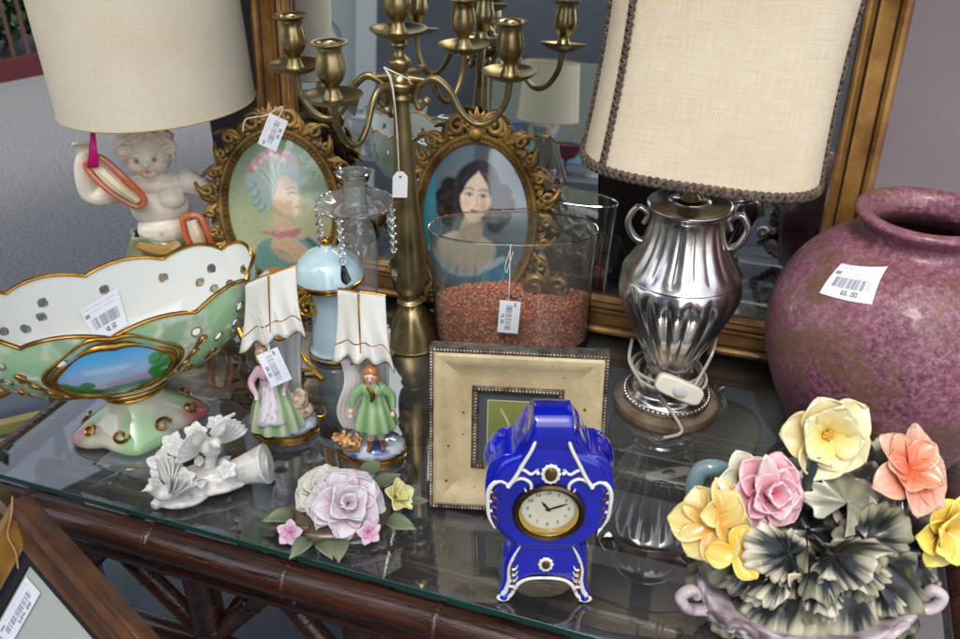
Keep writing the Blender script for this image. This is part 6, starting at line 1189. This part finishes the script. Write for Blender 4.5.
b = B(); b.tube([(.036, -.022, .003), (.020, -.004, .006), (.004, .012, .018), (-.006, .022, .045), (-.004, .028, .075), (.006, .03, .095)], .0028, 10, sub=6); b.tube([(-.036, -.022, .003), (-.02, 0, .006), (-.008, .016, .02), (-.006, .022, .045)], .0028, 10, sub=6)
for zc_, h_ in ((.085, 1), (.07, -1)): b.tube(spiral(.014 * h_, zc_, .014, 1.3, R(180) if h_ > 0 else 0, h_, 26, .2, .03, .004), np.linspace(.003, .002, 26), 8)
b.tube([(.006, .03, .095), (.018, .03, .105), (.020, .03, .095)], .0026, 8, sub=5); b.tube([(-.02, 0, .006), (.0, -.004, .005), (.02, -.004, .006)], .0024, 8, sub=4); obj('wire', b, mat('bright gilt wire', S(226, 172, 60), .22, .9), gs)
# gilt ornament standing behind the glass vase
np_ = P(545, 334); no = thing('gilt_easel', 'small gilt rococo easel foot showing through the glass vase', 'ornament', np_, R(-12))
b = B(); b.lathe([(.030, 0), (.031, .006), (.02, .014), (.010, .03), (.014, .05), (.008, .07)], 40, sub=4, ell=.6)
for s_ in (-1, 1): b.tube(spiral(s_ * .018, .082, .016, 1.3, R(200) if s_ > 0 else R(-20), -s_, 26, .2, -.004, .006), np.linspace(.006, .003, 26), 9); b.tube(spiral(s_ * .016, .045, .013, 1.2, R(160) if s_ > 0 else R(20), s_, 26, .2, -.008, .006), np.linspace(.005, .0025, 26), 9)
for k in range(5): a = R(90 + (k - 2) * 28); leafblade(b, (0, -.008, .075), (math.cos(a), -.1, math.sin(a)), (0, -1, 0), .034, .007, .5, -.2, nu=8, nv=5)
obj('scrolls', b, M_ORNG, no, solid=.001)
# left, outside the table: gilt branch and rolled things low by the table's left edge
lp = P(10, 404, -.10) ; ls = thing('carved_ornament', 'curled gilt wooden arm lying beyond the left edge of the table', 'ornament', lp, R(25))
b = B(); b.tube([(-.16, .02, .02), (-.08, .0, .03), (-.01, .0, .026), (.025, .01, .036), (.04, .03, .03)], [.012, .013, .012, .010, .006], 14, sub=6); obj('arm', b, mat('gilt arm paint', S(190, 140, 80), .3, .5, coat=.4, var=.4, vscale=30), ls); b = B(); b.box((-.2, -.05, -.02), (.04, -.035, .0)); b.box((-.2, -.09, -.03), (.03, -.07, -.01)); obj('slat', b, mat('yellow olive slat', S(168, 160, 104), .5, var=.2), ls, bevel=.002)
sbx = B(); sbx.box((-.45, -.3, -.65), (.05, .12, -.035)); cr_ = obj('crate', sbx, mat('blue grey crate', S(96, 104, 120), .7, var=.2, bump=.2), None, bevel=.004); cr_.matrix_world = Matrix.Translation(Vector(lp)) @ Matrix.Rotation(R(25), 4, 'Z'); tag(cr_, 'blue grey crate standing low just outside the left table edge', 'crate')
bx = P(247, 392); b = B(); b.box((-.024, -.016, 0), (.024, .016, .003)); 
# ---------------------------------------------------------------- things seen only in the mirror
def mirth(name, lab, cat, px, py, dist, **k): p = Rm(px, py, dist); return thing(name, lab, cat, (p[0], p[1], p[2]), **k), p
D = 2.3
h0_, r0_ = Rr(480, 165); sc_ = lambda dist, px: (np.linalg.norm(Rr(px, 150)[0] - CAM) + dist) / FPX
sy = math.atan2(bt[1], bt[0])
sh0 = Rm(560, 165, D); shelfz = sh0[2]
def shelf(name, lab, pxa, pxb, py, dist, dep=.3, legs=True):
    a, b_ = Rm(pxa, py, dist), Rm(pxb, py, dist); c_ = (a + b_) / 2; L_ = np.linalg.norm((b_ - a)[:2]); ya = math.atan2((b_ - a)[1], (b_ - a)[0]); r = thing(name, lab, 'table', (c_[0], c_[1], 0), ya)
    z = c_[2]; q = B(); q.box((-L_ / 2, -dep / 2, z - .03), (L_ / 2, dep / 2, z)); obj('tabletop', q, mat('grey shelf top', S(120, 122, 124), .4), r, bevel=.003)
    for sx in (-1, 1):
        for s2 in (-1, 1): q = B(); q.box((sx * (L_ / 2 - .04) - .02, s2 * (dep / 2 - .03) - .02, .004), (sx * (L_ / 2 - .04) + .02, s2 * (dep / 2 - .03) + .02, z - .03)); obj('leg', q, M_BOARD, r)
    return c_, ya, L_, z
M_POT2 = mat('white shop porcelain', S(224, 224, 218), .2, coat=.5, var=.1, vscale=20)
c1_, y1_, L1_, z1_ = shelf('side_table', 'grey side table crowded with white porcelain, mirrored behind the dark portrait', 500, 640, 168, D, .5)
c2_, y2_, L2_, z2_ = shelf('side_table', 'grey side table of glassware mirrored behind the candelabra', 340, 440, 150, D + .1, .5)
def jarprof(k, r, h): return [[(0, 0), (r * .7, 0), (r * .5, h * .1), (r, h * .45), (r * .8, h * .7), (r * .4, h * .85), (r * .55, h)], [(0, 0), (r * .6, 0), (r * .15, h * .1), (r * .12, h * .45), (r * .7, h * .6), (r, h)], [(0, 0), (r, 0), (r, h * .1), (r * .6, h * .4), (r * .3, h * .6), (r * .35, h * .8), (0, h)]][k % 3]
names = ('white lidded jar', 'stemmed bowl', 'slender figurine'); cols = [(M_POT2, 'white'), (mat('shop blue porcelain', S(120, 160, 196), .2, coat=.5), 'blue'), (M_CLEAR, 'clear glass'), (mat('shop green porcelain', S(150, 180, 150), .25, coat=.5), 'pale green'), (mat('shop dark red', S(120, 50, 60), .3), 'dark red')]
used_ = set(); rs = random.Random(12)
posn = ('at the left end', 'left of the middle', 'in the middle', 'right of the middle', 'at the right end')
for (cc_, ya, L_, z, cap, pal) in ((c1_, y1_, L1_, z1_, 'porcelain side table', (0, 0, 1, 3, 4)), (c2_, y2_, L2_, z2_, 'glassware side table', (0, 2, 2, 0, 3))):
    for row in range(2):
        for k in range(5):
            u = (k - 2) / 5 * L_ * .95 + rs.uniform(-.01, .01); v = (-.12, .12)[row]; p = (cc_[0] + u * math.cos(ya) - v * math.sin(ya), cc_[1] + u * math.sin(ya) + v * math.cos(ya), z); kind = rs.randrange(3); mm, cn = cols[pal[(k + row * 2) % 5]]
            b = B(); b.lathe(jarprof(kind, rs.uniform(.035, .055), rs.uniform(.10, .2)), 32, sub=5, fr=lambda t, z: 1 + .06 * np.sin(6 * t)); o = obj('porcelain_piece', b, mm, loc=p, sharp=180)
            tag(o, f"{cn} {('jar', 'bowl', 'figurine')[kind]} {posn[k]}, {('front', 'back')[row]} row, {cap}", ('jar', 'bowl', 'figurine')[kind], 'porcelain on the mirrored side tables')
# second cream lamp standing on the porcelain table
lpz = c1_ + np.array([math.cos(y1_), math.sin(y1_), 0]) * 0; pp = Rm(547, 130, D - .1); l2 = thing('table_lamp', 'second cream shade lamp on a white figure, mirrored above the dark portrait', 'lamp', (pp[0], pp[1], z1_))
s2 = sc_(D - .1, 547); b = B(); b.limb([(0, 0, .0), (.005, 0, .05), (0, 0, .11)], [.04, .03, .03]); b.ell((0, 0, .145), .03); b.limb([(-.03, 0, .10), (-.055, 0, .09), (-.05, 0, .14)], [.013, .012, .01]); b.limb([(.03, 0, .10), (.05, 0, .07), (.04, .0, .04)], [.013, .012, .01]); b.tube([(0, 0, .15), (0, 0, .25)], .012, 10); obj('figure', clay(b, .004, 3, lambda V: np.tile(SKIN, (len(V), 1))), M_PORC, l2, sharp=180)
drum('lamp_shade', l2, .115, .100, .19, .40, mat('plain cream shade', S(226, 214, 180), .8), (0, 0, 0), mat('cream edging', S(196, 178, 140), .8))
# clear glass globe standing against the pale wall
gpt = Rm(319, 62, D + .25); gl_ = thing('glass_globe', 'clear glass globe lamp on a stand, mirrored before the pale wall', 'globe', (gpt[0], gpt[1], 0)); b = B(); b.ell((0, 0, gpt[2] + .09), .095, seg=40, rings=24); obj('globe', b, clear('globe glass', (.9, .95, .96), 3.0, .03), gl_, sharp=180); b = B(); b.tube([(0, 0, .0), (0, 0, gpt[2] - .01)], .012, 12); b.lathe([(.12, .0), (.12, .01), (.02, .02)], 32, loc=(0, 0, .004)); obj('stand', b, M_BRASS, gl_)
